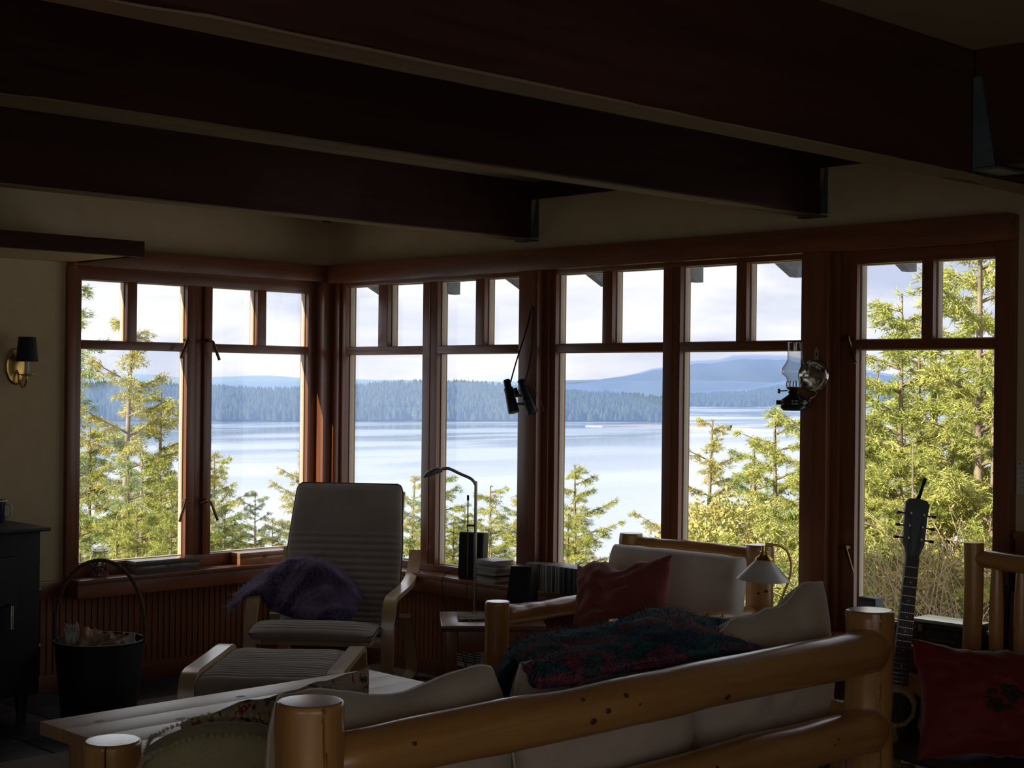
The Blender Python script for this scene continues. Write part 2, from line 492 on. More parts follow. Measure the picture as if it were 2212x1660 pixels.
# windows: local frame u along wall, w outward; plane='r' (y=0, u=x) or 'l' (x=0, u=-y)
win_n = [0]
def window(plane, u0, u1, z0, z1, lights, label, casement, ztop, zub=1.729, ztb=1.690, zbot=0.60, levers=()):
    win_n[0] += 1
    W = bpy.data.objects.new('window_%d' % win_n[0], None)
    COL.objects.link(W)
    W['kind'] = 'structure'
    W['label'] = label
    W.location = ((u0 + u1) / 2, 0.02, z0) if plane == 'r' else (-0.02, -(u0 + u1) / 2, z0)
    cx, cy, cz = ((cedar_x, None, cedar_z) if plane == 'r' else (cedar_y, None, cedar_z))
    def bb(ua, ub, wa, wb, za, zb):
        if plane == 'r':
            return ((ua, wa, za), (ub, wb, zb))
        return ((-wb, -ub, za), (-wa, -ua, zb))
    fr, ed = -0.030, 0.045
    uL = lights[0][0][0]
    uR = lights[-1][-1][1]
    obj('head_rail', B(bb(u0, u1, fr, ed, ztop, z1), bev=0.002), cx, W)
    obj('bottom_rail', B(bb(u0, u1, fr, ed, z0, zbot), bev=0.002), cx, W)
    obj('stile', B(bb(u0, uL, fr, ed, zbot, ztop), bev=0.002), cz, W)
    obj('stile', B(bb(uR, u1, fr, ed, zbot, ztop), bev=0.002), cz, W)
    for a, b in zip(lights, lights[1:]):
        ua, ub = a[-1][1], b[0][0]
        if casement:
            mid = (ua + ub) / 2
            obj('stile', B(bb(ua, mid - 0.028, fr, ed, zbot, ztop), bev=0.002), cz, W)
            obj('stile', B(bb(mid + 0.028, ub, fr, ed, zbot, ztop), bev=0.002), cz, W)
            obj('mullion', B(bb(mid - 0.028, mid + 0.028, fr + 0.016, ed, zbot, ztop), bev=0.002), cz, W)
        else:
            obj('mullion', B(bb(ua, ub, fr, ed, zbot, ztop), bev=0.002), cz, W)
            mid = (ua + ub) / 2
            obj('mullion_groove', B(bb(mid - 0.004, mid + 0.004, fr - 0.003, fr + 0.004, zbot, ztop)), cz, W)
    def pane(ua, ub, za, zb):
        p = obj('pane', B(bb(ua, ub, 0.016, 0.020, za, zb)), glass, W)
        g = 0.006
        bmx = B(bb(ua, ua + g, 0.0, 0.03, za, zb), bb(ub - g, ub, 0.0, 0.03, za, zb), bb(ua + g, ub - g, 0.0, 0.03, za, za + g * 0.6), bb(ua + g, ub - g, 0.0, 0.03, zb - g * 0.6, zb))
        obj('glazing_bead', bmx, bead_m, p)
    for lt in lights:
        a, b = lt[0][0], lt[-1][1]
        obj('transom', B(bb(a, b, fr, ed, ztb, zub), bev=0.002), cx, W)
        pane(a, b, zbot, ztb)
        for (p0, p1) in lt:
            pane(p0, p1, zub, ztop)
        for q0, q1 in zip(lt, lt[1:]):
            obj('muntin', B(bb(q0[1], q1[0], fr, ed, zub, ztop), bev=0.002), cz, W)
    for (u, z, s) in levers:
        bmh = bmesh.new()
        P = (lambda uu, ww, zz: (uu, ww, zz)) if plane == 'r' else (lambda uu, ww, zz: (-ww, -uu, zz))
        tube(bmh, [P(u, fr - 0.002, z), P(u, fr - 0.035, z + 0.004), P(u + s * 0.012, fr - 0.045, z - 0.005), P(u + s * 0.05, fr - 0.05, z - 0.10)], [0.012, 0.009, 0.008, 0.0075], 8)
        tube(bmh, [P(u, fr - 0.03, z + 0.004), P(u - s * 0.035, fr - 0.012, z - 0.008)], [0.008, 0.006], 8)
        obj('latch_lever', bmh, old_brass, W)
    return W
# plane 'l': u = -y, so u grows away from the corner
window('l', 0.105, 1.585, 0.557, 2.097, [[(0.154, 0.440), (0.497, 0.784)], [(0.938, 1.235), (1.290, 1.545)]], 'pair of small-paned casements left of the room corner', True, 2.032, zbot=0.62,
       levers=((0.822, 1.745, -1), (0.822, 0.90, -1), (0.955, 1.75, 1), (0.955, 0.905, 1)))
window('r', 0.165, 1.625, 0.557, 2.10, [[(0.205, 0.487), (0.566, 0.854)], [(0.968, 1.259), (1.323, 1.610)]], 'double window beside the room corner', False, 2.065, zbot=0.592)
window('r', 1.79, 3.268, 0.557, 2.10, [[(1.822, 2.123), (2.184, 2.490)], [(2.588, 2.896), (2.950, 3.255)]], 'double window between the two cedar posts', False, 2.065, zbot=0.592)
window('r', 3.43, 4.14, 0.557, 2.10, [[(3.497, 3.789), (3.838, 4.100)]], 'single casement at the right end', True, 2.032, zbot=0.62,
       levers=((3.475, 1.735, 1), (3.475, 0.895, 1)))

# unseen windows added for fill light, in the rear and side walls behind camera
for nm, bx_, bar in (('window_5', ((5.0, -8.12, 0.80), (7.9, -8.11, 2.10)), [((6.41, -8.14, 0.80), (6.49, -8.06, 2.10)), ((5.0, -8.14, 0.80), (5.08, -8.02, 2.10)), ((7.82, -8.14, 0.80), (7.9, -8.02, 2.10))]),
                     ('window_6', ((8.69, -7.0, 0.70), (8.70, -3.0, 2.1)), [((8.65, -5.04, 0.70), (8.73, -4.96, 2.1)), ((8.62, -7.0, 0.70), (8.74, -6.92, 2.1)), ((8.62, -3.08, 0.70), (8.74, -3.0, 2.1))])):
    W = struct(nm, B(*bar, bev=0.003), cedar_z, 'unseen window added behind the camera for fill light')
    obj('pane', B(bx_), glass, W)

# ceiling beams with steel hangers
bdz = {1.62: (2.25, 2.519), 3.28: (2.25, 2.519), 4.82: (2.112, 2.519)}
lab = {1.62: 'dark timber ceiling beam farthest from the camera', 3.28: 'middle dark timber ceiling beam', 4.82: 'nearest dark timber ceiling beam, lowest of the three'}
for xb, (za, zb) in bdz.items():
    bm = bmesh.new()
    n = 46
    rings = []
    for i in range(n + 1):
        y = -7.95 + (7.90) * i / n
        j = lambda q: 0.0035 * fbm((xb * 3 + q, y * 1.7, q))
        ww = 0.05
        rings.append([bm.verts.new((xb - ww + j(1), y, za + j(2))), bm.verts.new((xb - ww + 0.007 + j(1), y, za - 0.006 + j(3))), bm.verts.new((xb + ww - 0.007 + j(4), y, za - 0.006 + j(3))), bm.verts.new((xb + ww + j(5), y, za + j(2))), bm.verts.new((xb + ww + j(5), y, zb)), bm.verts.new((xb - ww + j(1), y, zb))])
    for a, b in zip(rings, rings[1:]):
        for f in quad_faces(a, b):
            bm.faces.new(f)
    bm.faces.new(rings[0]); bm.faces.new(rings[-1])
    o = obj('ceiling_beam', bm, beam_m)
    tag(o, lab[xb], 'beam', 'ceiling beams')
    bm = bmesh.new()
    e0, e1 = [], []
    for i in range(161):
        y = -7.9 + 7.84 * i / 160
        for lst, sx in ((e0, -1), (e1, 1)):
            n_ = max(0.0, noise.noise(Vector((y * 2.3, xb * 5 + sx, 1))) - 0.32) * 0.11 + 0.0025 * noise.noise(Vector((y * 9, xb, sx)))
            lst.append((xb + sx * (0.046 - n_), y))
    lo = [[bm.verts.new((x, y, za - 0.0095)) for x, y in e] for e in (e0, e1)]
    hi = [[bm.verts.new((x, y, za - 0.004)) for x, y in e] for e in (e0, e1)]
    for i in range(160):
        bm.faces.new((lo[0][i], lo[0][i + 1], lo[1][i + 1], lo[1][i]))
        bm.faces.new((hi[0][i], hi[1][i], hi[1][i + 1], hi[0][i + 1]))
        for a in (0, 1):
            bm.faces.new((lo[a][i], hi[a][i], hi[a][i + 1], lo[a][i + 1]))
    obj('underside_strip', bm, pale_beam, o, ang=30)  # thin strip under the beam, paler than its sides, edges notched
    if xb < 4:
        hb = bmesh.new()
        s = 0.053
        prism(hb, [(-0.05, za + 0.0), (-0.005, za - 0.0), (-0.005, za + 0.20), (-0.018, za + 0.20)], (xb + s - 0.001, xb + s + 0.004), 'x')
        prism(hb, [(-0.05, za + 0.0), (-0.005, za - 0.0), (-0.005, za + 0.20), (-0.018, za + 0.20)], (xb - s - 0.004, xb - s + 0.001), 'x')
        box(hb, (xb - s - 0.004, -0.055, za - 0.016), (xb + s + 0.004, -0.005, za - 0.0100))
        obj('hanger', hb, steel_g, o)
tr = obj('trimmer_beam', B(((4.875, -1.62, 2.12), (8.59, -1.50, 2.519)), bev=0.006), beam_x)
tag(tr, 'short dark cross beam joining the nearest ceiling beam at upper right', 'beam')
hb = bmesh.new()
prism(hb, [(4.873, 2.12), (4.935, 2.12), (4.895, 2.36), (4.873, 2.36)], (-1.626, -1.621), 'y')
prism(hb, [(4.873, 2.12), (4.935, 2.12), (4.895, 2.36), (4.873, 2.36)], (-1.499, -1.494), 'y')
box(hb, (4.873, -1.626, 2.112), (4.95, -1.494, 2.1185))
obj('hanger', hb, steel_g, tr)
# lowered ceiling panel on the camera side of the nearest beam
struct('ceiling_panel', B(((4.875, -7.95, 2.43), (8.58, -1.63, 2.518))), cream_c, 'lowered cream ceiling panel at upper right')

# soffit box above the stove
so = thing('soffit_shelf', 'dark wood fascia shelf with pale underside, above the black stove', 'shelf', (0.3, -2.9, 2.10))
obj('fascia', B(((0.62, -4.2, 2.105), (0.665, -1.575, 2.178)), ((0.002, -1.60, 2.105), (0.62, -1.575, 2.178)), bev=0.003), beam_m, so)
obj('underside', B(((0.002, -4.2, 2.112), (0.62, -1.60, 2.13))), cream, so)

# eaves outside the right wall
rf = bpy.data.objects.new('roof_eave', None)
COL.objects.link(rf)
rf['kind'] = 'structure'
rf.location = (2, 0.3, 2.3)
raft = plain('weathered grey rafter', (0.16, 0.17, 0.18), 0.8, var=0.25)
for i in range(9):
    x = -0.04 + i * 0.578
    bm = bmesh.new()
    prism(bm, [(0.16, 2.175), (0.455, 2.036), (0.505, 2.036), (0.505, 2.16), (0.16, 2.31)], (x - 0.021, x + 0.021), 'x')
    obj('rafter', bm, raft, rf)
bm = bmesh.new()
prism(bm, [(0.16, 2.312), (0.52, 2.156), (0.52, 2.176), (0.16, 2.335)], (-0.6, 5.6), 'x')
obj('roof_deck', bm, raft, rf)

# ------------------------------------------------------------------ log furniture helpers
LOGS = {}
def logpost(name, x, y, z0, z1, r, parent, crack=None, n=40, seed=0):
    """vertical peeled log with flat sawn top, slight chamfer, optional drying crack facing angle `crack`"""
    m = 26
    pts = [(x + 0.006 * fbm((seed, i * 0.15, 1)), y + 0.006 * fbm((seed, 4, i * 0.15)), z0 + (z1 - z0) * i / m) for i in range(m)]
    pts += [(x, y, z1 - 0.010), (x, y, z1 - 0.003), (x, y, z1)]
    rs = [r * (1 + 0.02 * fbm((seed * 2.3, i * 0.12, 7))) for i in range(m)] + [r, r * 0.975, r * 0.93]
    def rf(s, t):
        q = 1 + 0.012 * math.sin(3 * t + seed) + 0.010 * fbm((math.cos(t) * 2, math.sin(t) * 2 + seed, s * 3))
        if crack is not None:
            d = abs((t - crack - 0.10 * fbm((s * 5, seed, 2)) + PI) % (2 * PI) - PI)
            if d < 0.0185:
                q *= 0.82
        return q
    bm = bmesh.new()
    tube(bm, pts, rs, 168 if crack is not None else n, radfn=rf)
    return obj(name, bm, pine['z'], parent, ang=50)
def lograil(name, p0, p1, r0, r1, parent, axis='y', seed=0, bulge=0.055, n=36, taper=0.045):
    m = 40
    a, b = Vector(p0), Vector(p1)
    L_ = (b - a).length
    pts, rs = [], []
    for i in range(m + 1):
        s = i / m
        p = a.lerp(b, s)
        p += Vector((0.008 * fbm((seed, s * 2, 1)), 0.0, 0.010 * fbm((seed, s * 2, 5))))
        e = min(s, 1 - s) * L_
        k = 1.0 if e > taper else 0.62 + 0.38 * math.sqrt(max(0, 1 - (1 - e / taper) ** 2))
        pts.append(p)
        rs.append((r0 + (r1 - r0) * s) * k * (1 + bulge * fbm((seed, s * 5, 9))))
    # denser ends
    bm = bmesh.new()
    rf = lambda s, t: 1 + 0.014 * math.sin(2 * t + seed + 4 * s) + 0.018 * fbm((math.cos(t) + seed, math.sin(t), s * 6))
    tube(bm, pts, rs, n, radfn=rf)
    return obj(name, bm, pine[axis], parent, ang=50)
kb = bmesh.new()
bmesh.ops.create_uvsphere(kb, u_segments=10, v_segments=6, radius=1.0)
KNOT = bpy.data.meshes.new('knot')
kb.to_mesh(KNOT)
kb.free()
KNOT.materials.append(knot_m)
KNOT.polygons.foreach_set('use_smooth', [True] * len(KNOT.polygons))
def knots(parent, p0, p1, r, spots, toward=(1, 0, 0)):
    """spots: (fraction along, angle from `toward` to up, size)"""
    a, b = Vector(p0), Vector(p1)
    ax = (b - a).normalized()
    u = Vector(toward)
    u = (u - ax * u.dot(ax)).normalized()
    v = ax.cross(u)
    if v.z < 0 or (abs(v.z) < 1e-3 and v.x < 0):
        v = -v
    wl_ = world_loc(parent)
    for s, t, q in spots:
        d = u * math.cos(t) + v * math.sin(t)
        c = a.lerp(b, s) + d * (r * 0.985)
        o = share('knot', KNOT, parent, c - wl_)
        o.rotation_euler = d.to_track_quat('Z', 'Y').to_euler()
        o.scale = (q * 0.85, q * 0.6, 0.003)
ringm, rt_, rb_ = base('sawn end grain', 0.3, 0.5)
rb_.inputs['Coat Weight'].default_value = 1.0
rb_.inputs['Coat IOR'].default_value = 2.0
rb_.inputs['Coat Roughness'].default_value = 0.2
_co = nd(rt_, 'ShaderNodeTexCoord')
_wv = nd(rt_, 'ShaderNodeTexWave', wave_type='RINGS', rings_direction='Z', i_Scale=38.0, i_Distortion=2.5, i_Detail=2.0)
_wv.inputs['Detail Scale'].default_value = 1.2
_rr = ramp(rt_, [(0.25, (0.20, 0.11, 0.05)), (0.6, (0.52, 0.36, 0.19))])
rt_.links.new(_co.outputs['Object'], _wv.inputs['Vector'])
rt_.links.new(_wv.outputs['Fac'], _rr.inputs[0])
rt_.links.new(_rr.outputs[0], rb_.inputs['Base Color'])
def endgrain(x, y, z, r, parent):
    o = obj('end_grain', L([(0.0001, 0.0012), (r * 0.6, 0.0012), (r * 0.90, 0.0005), (r * 0.92, -0.003)], 40), ringm, None, local=True)
    o.parent = parent
    o.location = Vector((x, y, z)) - world_loc(parent)
    return o

def pillow_mesh(w, h, t, pin=0.06, p=2.0, e=0.5, rc=0.0, top=None, bot=None, wr=0.010, seed=0, N=30, ear=0.0):
    """stuffed cushion: width X, thickness Y, height Z, centred; both faces share the seam"""
    bm = bmesh.new()
    g = {}
    for side in (1, -1):
        for i in range(N + 1):
            for j in range(N + 1):
                edge = i in (0, N) or j in (0, N)
                if edge and side == -1:
                    g[(side, i, j)] = g[(1, i, j)]
                    continue
                # cosine spacing gives round edges
                u, v = -math.cos(PI * i / N), -math.cos(PI * j / N)
                uu = u * math.sqrt(1 - rc * v * v / 2)
                vv = v * math.sqrt(1 - rc * u * u / 2)
                x = w / 2 * uu * (1 - pin * (1 - v * v) + ear * v * v * u * u)
                z = h / 2 * vv * (1 - pin * (1 - u * u) + ear * v * v * u * u)
                if top and v > -1:
                    z += top(u) * ((v + 1) / 2) ** 1.6
                if bot and v < 1:
                    z += bot(u) * ((1 - v) / 2) ** 2
                y = t / 2 * max(0.0, (1 - abs(u) ** p) * (1 - abs(v) ** p)) ** e
                k = fbm((u * 1.7 + seed, v * 1.7, side * 3.1 + seed))
                k2 = noise.noise(Vector((u * 3.5 + seed * 2, v * 6.0, side + seed)))
                y *= 1 + 0.10 * k
                y += wr * k2 * (1 - u ** 4) * (1 - v ** 4)
                x += wr * 0.5 * noise.noise(Vector((v * 4, seed, u))) * (1 if edge else 0.5)
                z += wr * 0.9 * noise.noise(Vector((u * 4, seed + 5, v))) * (1 if edge else 0.5)
                g[(side, i, j)] = bm.verts.new((x, side * y, z))
    for side in (1, -1):
        for i in range(N):
            for j in range(N):
                q = [g[(side, i, j)], g[(side, i + 1, j)], g[(side, i + 1, j + 1)], g[(side, i, j + 1)]]
                q = list(dict.fromkeys(q))
                if len(q) > 2:
                    try:
                        bm.faces.new(q if side == -1 else q[::-1])
                    except ValueError:
                        pass
    seam = [g[(1, i, 0)].co.copy() for i in range(N)] + [g[(1, N, j)].co.copy() for j in range(N)] + [g[(1, N - i, N)].co.copy() for i in range(N)] + [g[(1, 0, N - j)].co.copy() for j in range(N)]
    return bm, seam
def axes(loc, xdir, ndir):
    """matrix: local X -> xdir, local -Y (front face) -> ndir, Z = X x Y"""
    x = Vector(xdir).normalized()
    y = -Vector(ndir)
    y = (y - x * y.dot(x)).normalized()
    z = x.cross(y)
    M = Matrix((x, y, z)).transposed().to_4x4()
    M.translation = Vector(loc)
    return M
def pillow(name, label, cat, mat, M, group=None, pipe=None, pipe_r=0.0035, **kw):
    bm, seam = pillow_mesh(**kw)
    o = obj(name, bm, mat, None, local=True, ang=70)
    o.matrix_world = M
    tag(o, label, cat, group)
    if pipe:
        b2 = bmesh.new()
        seam.append(seam[0])
        pts = []
        for q in seam:
            if not pts or (q - pts[-1]).length > 0.004:
                pts.append(q)
        tube(b2, pts, pipe_r, 6, caps=False)
        p = obj('piping', b2, pipe, None, local=True)
        p.parent = o
        p.matrix_parent_inverse = Matrix()
    return o, seam
def fuzz(name, pts, nrm, n, ln, wd, mat, parent, rng, droop=0.3, jit=0.006):
    """loose fibres: thin triangles standing on given surface points"""
    pts = np.asarray(pts); nrm = np.asarray(nrm)
    idx = rng.integers(0, len(pts), n)
    P = pts[idx] + rng.normal(0, jit, (n, 3))
    D = nrm[idx] + rng.normal(0, 0.75, (n, 3))
    D /= np.linalg.norm(D, axis=1)[:, None] + 1e-9
    D[:, 2] -= droop * rng.random(n)
    ll = ln * (0.4 + rng.random(n))[:, None]
    side = np.cross(D, rng.normal(0, 1, (n, 3)))
    side /= np.linalg.norm(side, axis=1)[:, None] + 1e-9
    a = P - side * wd
    b = P + side * wd
    c = P + D * ll
    V = np.stack([a, b, c], 1).reshape(-1, 3)
    F = np.arange(3 * n).reshape(-1, 3)
    return raw(name, V, F, mat, parent, 'stuff')
rng = np.random.default_rng(11)

# ------------------------------------------------------------------ log sofa, seen from behind
sofa = thing('log_sofa', 'peeled log sofa with cream cushions, its back toward the camera', 'sofa', (3.9, -2.25, 0))
BN, BF = (4.247, -3.302), (4.309, -1.198)      # back posts
FN, FF = (3.418, -3.300), (3.480, -1.196)      # front posts
po1 = logpost('post', BN[0], BN[1], 0.0, 0.85, 0.074, sofa, crack=1.75, seed=1)
po2 = logpost('post', BF[0], BF[1], 0.0, 0.85, 0.074, sofa, crack=2.11, seed=2)
po3 = logpost('post', FN[0], FN[1], 0.0, 0.62, 0.075, sofa, crack=2.36, seed=3)
po4 = logpost('post', FF[0], FF[1], 0.0, 0.60, 0.070, sofa, seed=4)
endgrain(*BN, 0.85, 0.072, po1)
endgrain(*BF, 0.85, 0.072, po2)
endgrain(*FN, 0.62, 0.073, po3)
def sp(s, z, dx=0.0):
    return (BN[0] + (BF[0] - BN[0]) * s + dx, BN[1] + (BF[1] - BN[1]) * s, z)
tr0, tr1 = sp(0.012, 0.708, 0.012), sp(0.998, 0.735, 0.035)
r_top = lograil('back_rail', tr0, tr1, 0.062, 0.067, sofa, seed=11)
knots(r_top, tr0, tr1, 0.064, [(0.36, 0.75, 0.009), (0.43, 0.55, 0.013), (0.395, 0.1, 0.012), (0.37, -0.2, 0.014), (0.45, 0.1, 0.006), (0.60, 0.5, 0.007), (0.69, 0.3, 0.009), (0.62, -0.45, 0.016), (0.10, 0.4, 0.008)])
br0, br1 = sp(0.012, 0.470, 0.012), sp(0.998, 0.490, 0.035)
r_bot = lograil('back_rail', br0, br1, 0.066, 0.069, sofa, seed=23)
knots(r_bot, br0, br1, 0.067, [(0.60, 0.5, 0.010), (0.665, 0.45, 0.017), (0.61, 0.0, 0.016), (0.86, 0.35, 0.010), (0.85, 0.15, 0.006), (0.74, 0.3, 0.006), (0.5, 0.4, 0.012)])
for (a, b, sd) in ((FN, BN, 31), (FF, BF, 32)):
    z = 0.50
    lograil('arm_rail', (a[0] + 0.03, a[1], z), (b[0] - 0.03, b[1], z + 0.01), 0.045, 0.045, sofa, 'x', sd)
    lograil('side_rail', (a[0] + 0.03, a[1], 0.2), (b[0] - 0.03, b[1], 0.2), 0.05, 0.05, sofa, 'x', sd + 5)
lograil('front_rail', (FN[0], FN[1] + 0.02, 0.2), (FF[0], FF[1] - 0.02, 0.2), 0.055, 0.055, sofa, 'y', 41)
knots(po1, (BN[0], BN[1], 0), (BN[0], BN[1], 0.85), 0.074, [(0.82, 0.3, 0.016), (0.70, -0.55, 0.014)], toward=(0.9, -0.45, 0))
obj('seat_deck', B(((3.46, -3.25, 0.235), (4.24, -1.25, 0.265))), pine['y'], sofa)
for k, (ya, yb) in enumerate(((-3.225, -2.575), (-2.57, -1.92), (-1.915, -1.275))):
    bm, seam = pillow_mesh(w=yb - ya, h=0.66, t=0.16, pin=0.0, p=8, e=0.5, wr=0.004, seed=k)
    o = obj('seat_cushion', bm, linen, None, local=True, ang=70)
    o.parent = sofa
    M = axes((0, 0, 0), (0, 1, 0), (0, 0, 1))
    o.matrix_local = Matrix.Translation(Vector((3.80, (ya + yb) / 2, 0.347)) - sofa.location) @ M.to_3x3().to_4x4()

def g_(u, c, w):
    return math.exp(-((u - c) / w) ** 2)
# back cushions: local X = +y (left to right in view), thickness toward camera (+x)
pillow('back_cushion', 'cream back cushion nearest the camera, sagging between two peaked corners', 'cushion', linen,
       axes((4.085, -2.925, 0.625), (0.03, 1, 0), (1, 0, 0.10)), 'cream back cushions on the log sofa', pipe=white_c,
       w=0.74, h=0.44, t=0.20, pin=0.02, p=3.0, e=0.5, rc=0.48, wr=0.016, seed=3,
       top=lambda u: -0.055 * g_(u, 0.02, 0.55) + 0.012 * g_(u, -0.95, 0.3))
pillow('back_cushion', 'cream back cushion in the middle of the sofa, half under the mohair blanket', 'cushion', linen,
       axes((4.10, -2.19, 0.62), (0.03, 1, 0), (1, 0, 0.08)), 'cream back cushions on the log sofa', pipe=white_c,
       w=0.69, h=0.43, t=0.19, pin=0.0, p=3.4, e=0.5, rc=0.45, wr=0.012, seed=8, top=lambda u: -0.062 * (1 - g_(u, -1.05, 0.55)))
pillow('back_cushion', 'cream back cushion at the far end of the sofa, one corner peaking high', 'cushion', linen,
       axes((4.10, -1.475, 0.635), (0.03, 1, 0), (1, 0, 0.06)), 'cream back cushions on the log sofa', pipe=white_c,
       w=0.70, h=0.44, t=0.20, pin=0.02, p=2.8, e=0.5, rc=0.15, wr=0.022, seed=14,
       top=lambda u: 0.082 * g_(u, 0.86, 0.42) - 0.035 * g_(u, -0.62, 0.25) - 0.03 * g_(u, -1.0, 0.25) - 0.01)
# loose pillows in front of the near back cushion
floral = patches('floral linen print', [(0.0, (0.035, 0.030, 0.022)), (0.38, (0.13, 0.16, 0.08)), (0.43, (0.46, 0.38, 0.29)), (0.54, (0.52, 0.44, 0.34)), (0.575, (0.34, 0.08, 0.06)), (0.61, (0.48, 0.40, 0.31)), (0.66, (0.07, 0.06, 0.05))], 15.0, const=True)
pillow('throw_pillow', 'long floral print throw pillow behind the near back cushion', 'pillow', floral,
       axes((3.745, -2.995, 0.545), (0.02, 1, 0.0), (1, 0, 0.18)), pipe=None, w=0.57, h=0.42, t=0.13, pin=0.05, wr=0.012, seed=21, top=lambda u: 0.02 * u - 0.03 * g_(u, -1.0, 0.35), ear=0.03)
ko, kseam = pillow('throw_pillow', 'khaki throw pillow with frayed fringe seams, beside the near sofa post', 'pillow', khaki,
       axes((3.905, -3.290, 0.565), (0.66, 0.74, 0.10), (0.66, -0.62, -0.22)), w=0.40, h=0.38, t=0.13, pin=0.0, p=5.0, e=0.45, wr=0.006, seed=27, rc=0.75)
ks = np.array([tuple(q) for q in kseam])
kn = ks / (np.linalg.norm(ks, axis=1)[:, None] + 1e-9)
for dy in (-0.052, 0.052):
    fuzz('fringe', ks * np.array([0.985, 1, 0.985]) + np.array([0, dy, 0]), kn + np.array([0, dy * 8, 0]), 9000, 0.0065, 0.0006, khaki_f, ko, rng, 0.0, 0.0022)

# ------------------------------------------------------------------ mohair blanket over the sofa back
moh = patches('mohair plaid', [(0.30, (0.014, 0.022, 0.036)), (0.40, (0.013, 0.033, 0.09)), (0.47, (0.013, 0.10, 0.065)), (0.52, (0.022, 0.032, 0.065)), (0.57, (0.22, 0.042, 0.065)), (0.63, (0.035, 0.035, 0.055)), (0.70, (0.02, 0.12, 0.08))], 6.0, detail=5.0, stretch=(2.0, 0.8, 0.8), distort=0.15)
mohf = patches('mohair fibres', [(0.30, (0.08, 0.11, 0.16)), (0.40, (0.08, 0.13, 0.30)), (0.47, (0.07, 0.34, 0.24)), (0.52, (0.12, 0.14, 0.22)), (0.57, (0.58, 0.16, 0.22)), (0.63, (0.18, 0.18, 0.22)), (0.70, (0.10, 0.40, 0.28))], 6.0, detail=5.0, stretch=(2.0, 0.8, 0.8), distort=0.15)
def interp(x, tab):
    xs = [a for a, _ in tab]; ys = [b for _, b in tab]
    return float(np.interp(x, xs, ys))
def sheet(fn, nu, nv):
    bm = bmesh.new()
    g = [[bm.verts.new(fn(i / nu, j / nv)) for j in range(nv + 1)] for i in range(nu + 1)]
    for i in range(nu):
        for j in range(nv):
            bm.faces.new((g[i][j], g[i + 1][j], g[i + 1][j + 1], g[i][j + 1]))
    return bm
def thicken(o, t):
    m = o.modifiers.new('thick', 'SOLIDIFY')
    m.thickness = t
    m.offset = -1
def surf_samples(o):
    me = o.data
    P = np.array([tuple(v.co) for v in me.vertices])
    N = np.array([tuple(v.normal) for v in me.vertices])
    return P, N
RID = [(-2.545, 0.795), (-2.50, 0.818), (-2.42, 0.840), (-2.33, 0.848), (-2.20, 0.846), (-2.05, 0.848), (-1.95, 0.860), (-1.87, 0.866), (-1.79, 0.858), (-1.70, 0.835), (-1.60, 0.818), (-1.53, 0.808), (-1.465, 0.79), (-1.40, 0.74)]
def blanket(s, t):
    y = -2.545 + s * 1.15
    t = t * (0.52 + 0.48 * min(1.0, max(0.0, (s - 0.05) / 0.09)))      # left end hangs behind the cushion corner
    h = interp(y, RID) - 0.012
    e = min(1.0, math.sin(PI * min(max(s, 0.0), 1.0)) * 3.0)
    tab_x = [(0, 3.64), (0.10, 3.65), (0.25, 3.72), (0.5, 3.97), (0.68, 4.14), (0.78, 4.205), (0.9, 4.236), (1, 4.238)]
    tab_z = [(0, -0.40), (0.10, -0.16), (0.25, -0.035), (0.5, 0.0), (0.68, -0.010), (0.78, -0.035), (0.9, -0.095), (1, -0.125)]
    x = interp(t, tab_x)
    dz = interp(t, tab_z)
    zmin = 0.792 if t > 0.7 else 0.70
    ds = max(0, 0.06 - s) / 0.06
    x = x + (4.06 - x) * 0.6 * ds
    z = h + dz
    if t > 0.7:
        z = max(z, min(zmin, h - 0.02))
    y += (4.05 - x) * 0.95
    q = Vector((x * 5, y * 5, t * 2.0))
    z += 0.014 * noise.noise(q) + 0.006 * noise.noise(q * 3.1)
    x += 0.010 * noise.noise(q + Vector((9, 2, 1)))
    return (x, y + 0.012 * noise.noise(q * 1.5 + Vector((3, 3, 3))), z)
bl = obj('mohair_blanket', sheet(blanket, 120, 56), moh, None, ang=80)
tag(bl, 'shaggy dark mohair blanket with green, blue and pink patches over the sofa back', 'blanket')
P, N = surf_samples(bl)
N = N * np.where(N[:, 2:3] < -0.3, -1, 1)
thicken(bl, 0.014)
fuzz('wool_fuzz', P, N, 26000, 0.011, 0.00045, mohf, bl, rng, 0.2)
fuzz('wool_loop', P[P[:, 2] > np.median(P[:, 2])], N[P[:, 2] > np.median(P[:, 2])], 900, 0.012, 0.003, moh, bl, rng, 0.2)

# ------------------------------------------------------------------ coffee table
ct = thing('coffee_table', 'long waxed pine coffee table between log sofa and footstool', 'table', (2.76, -2.305, 0))
bm = bmesh.new()
X0, X1, Y0, Y1 = 2.40, 3.125, -2.972, -1.638
nb = 5
for i in range(nb):
    a = X0 + (X1 - X0) * i / nb
    box(bm, (a + 0.0004, Y0, 0.408), (X0 + (X1 - X0) * (i + 1) / nb - 0.0004, Y1, 0.450), 0.0015)
tp = obj('table_top', bm, tablewood, ct)
for (x, y, z) in ((2.52, -2.83, 0.45), (2.66, -2.62, 0.45), (2.83, -2.38, 0.45), (2.50, -2.28, 0.45)):
    o = share('knot', KNOT, tp, Vector((x, y, z)) - world_loc(tp))
    o.scale = (0.012, 0.02, 0.0012)
for (x, y) in ((X0 + 0.095, Y0 + 0.095), (X1 - 0.095, Y0 + 0.095), (X0 + 0.095, Y1 - 0.095), (X1 - 0.095, Y1 - 0.095)):
    obj('leg', T([(x, y, 0.012), (x, y, 0.15), (x, y, 0.30), (x, y, 0.41)], [0.034, 0.037, 0.039, 0.040], 20), pine['z'], ct)
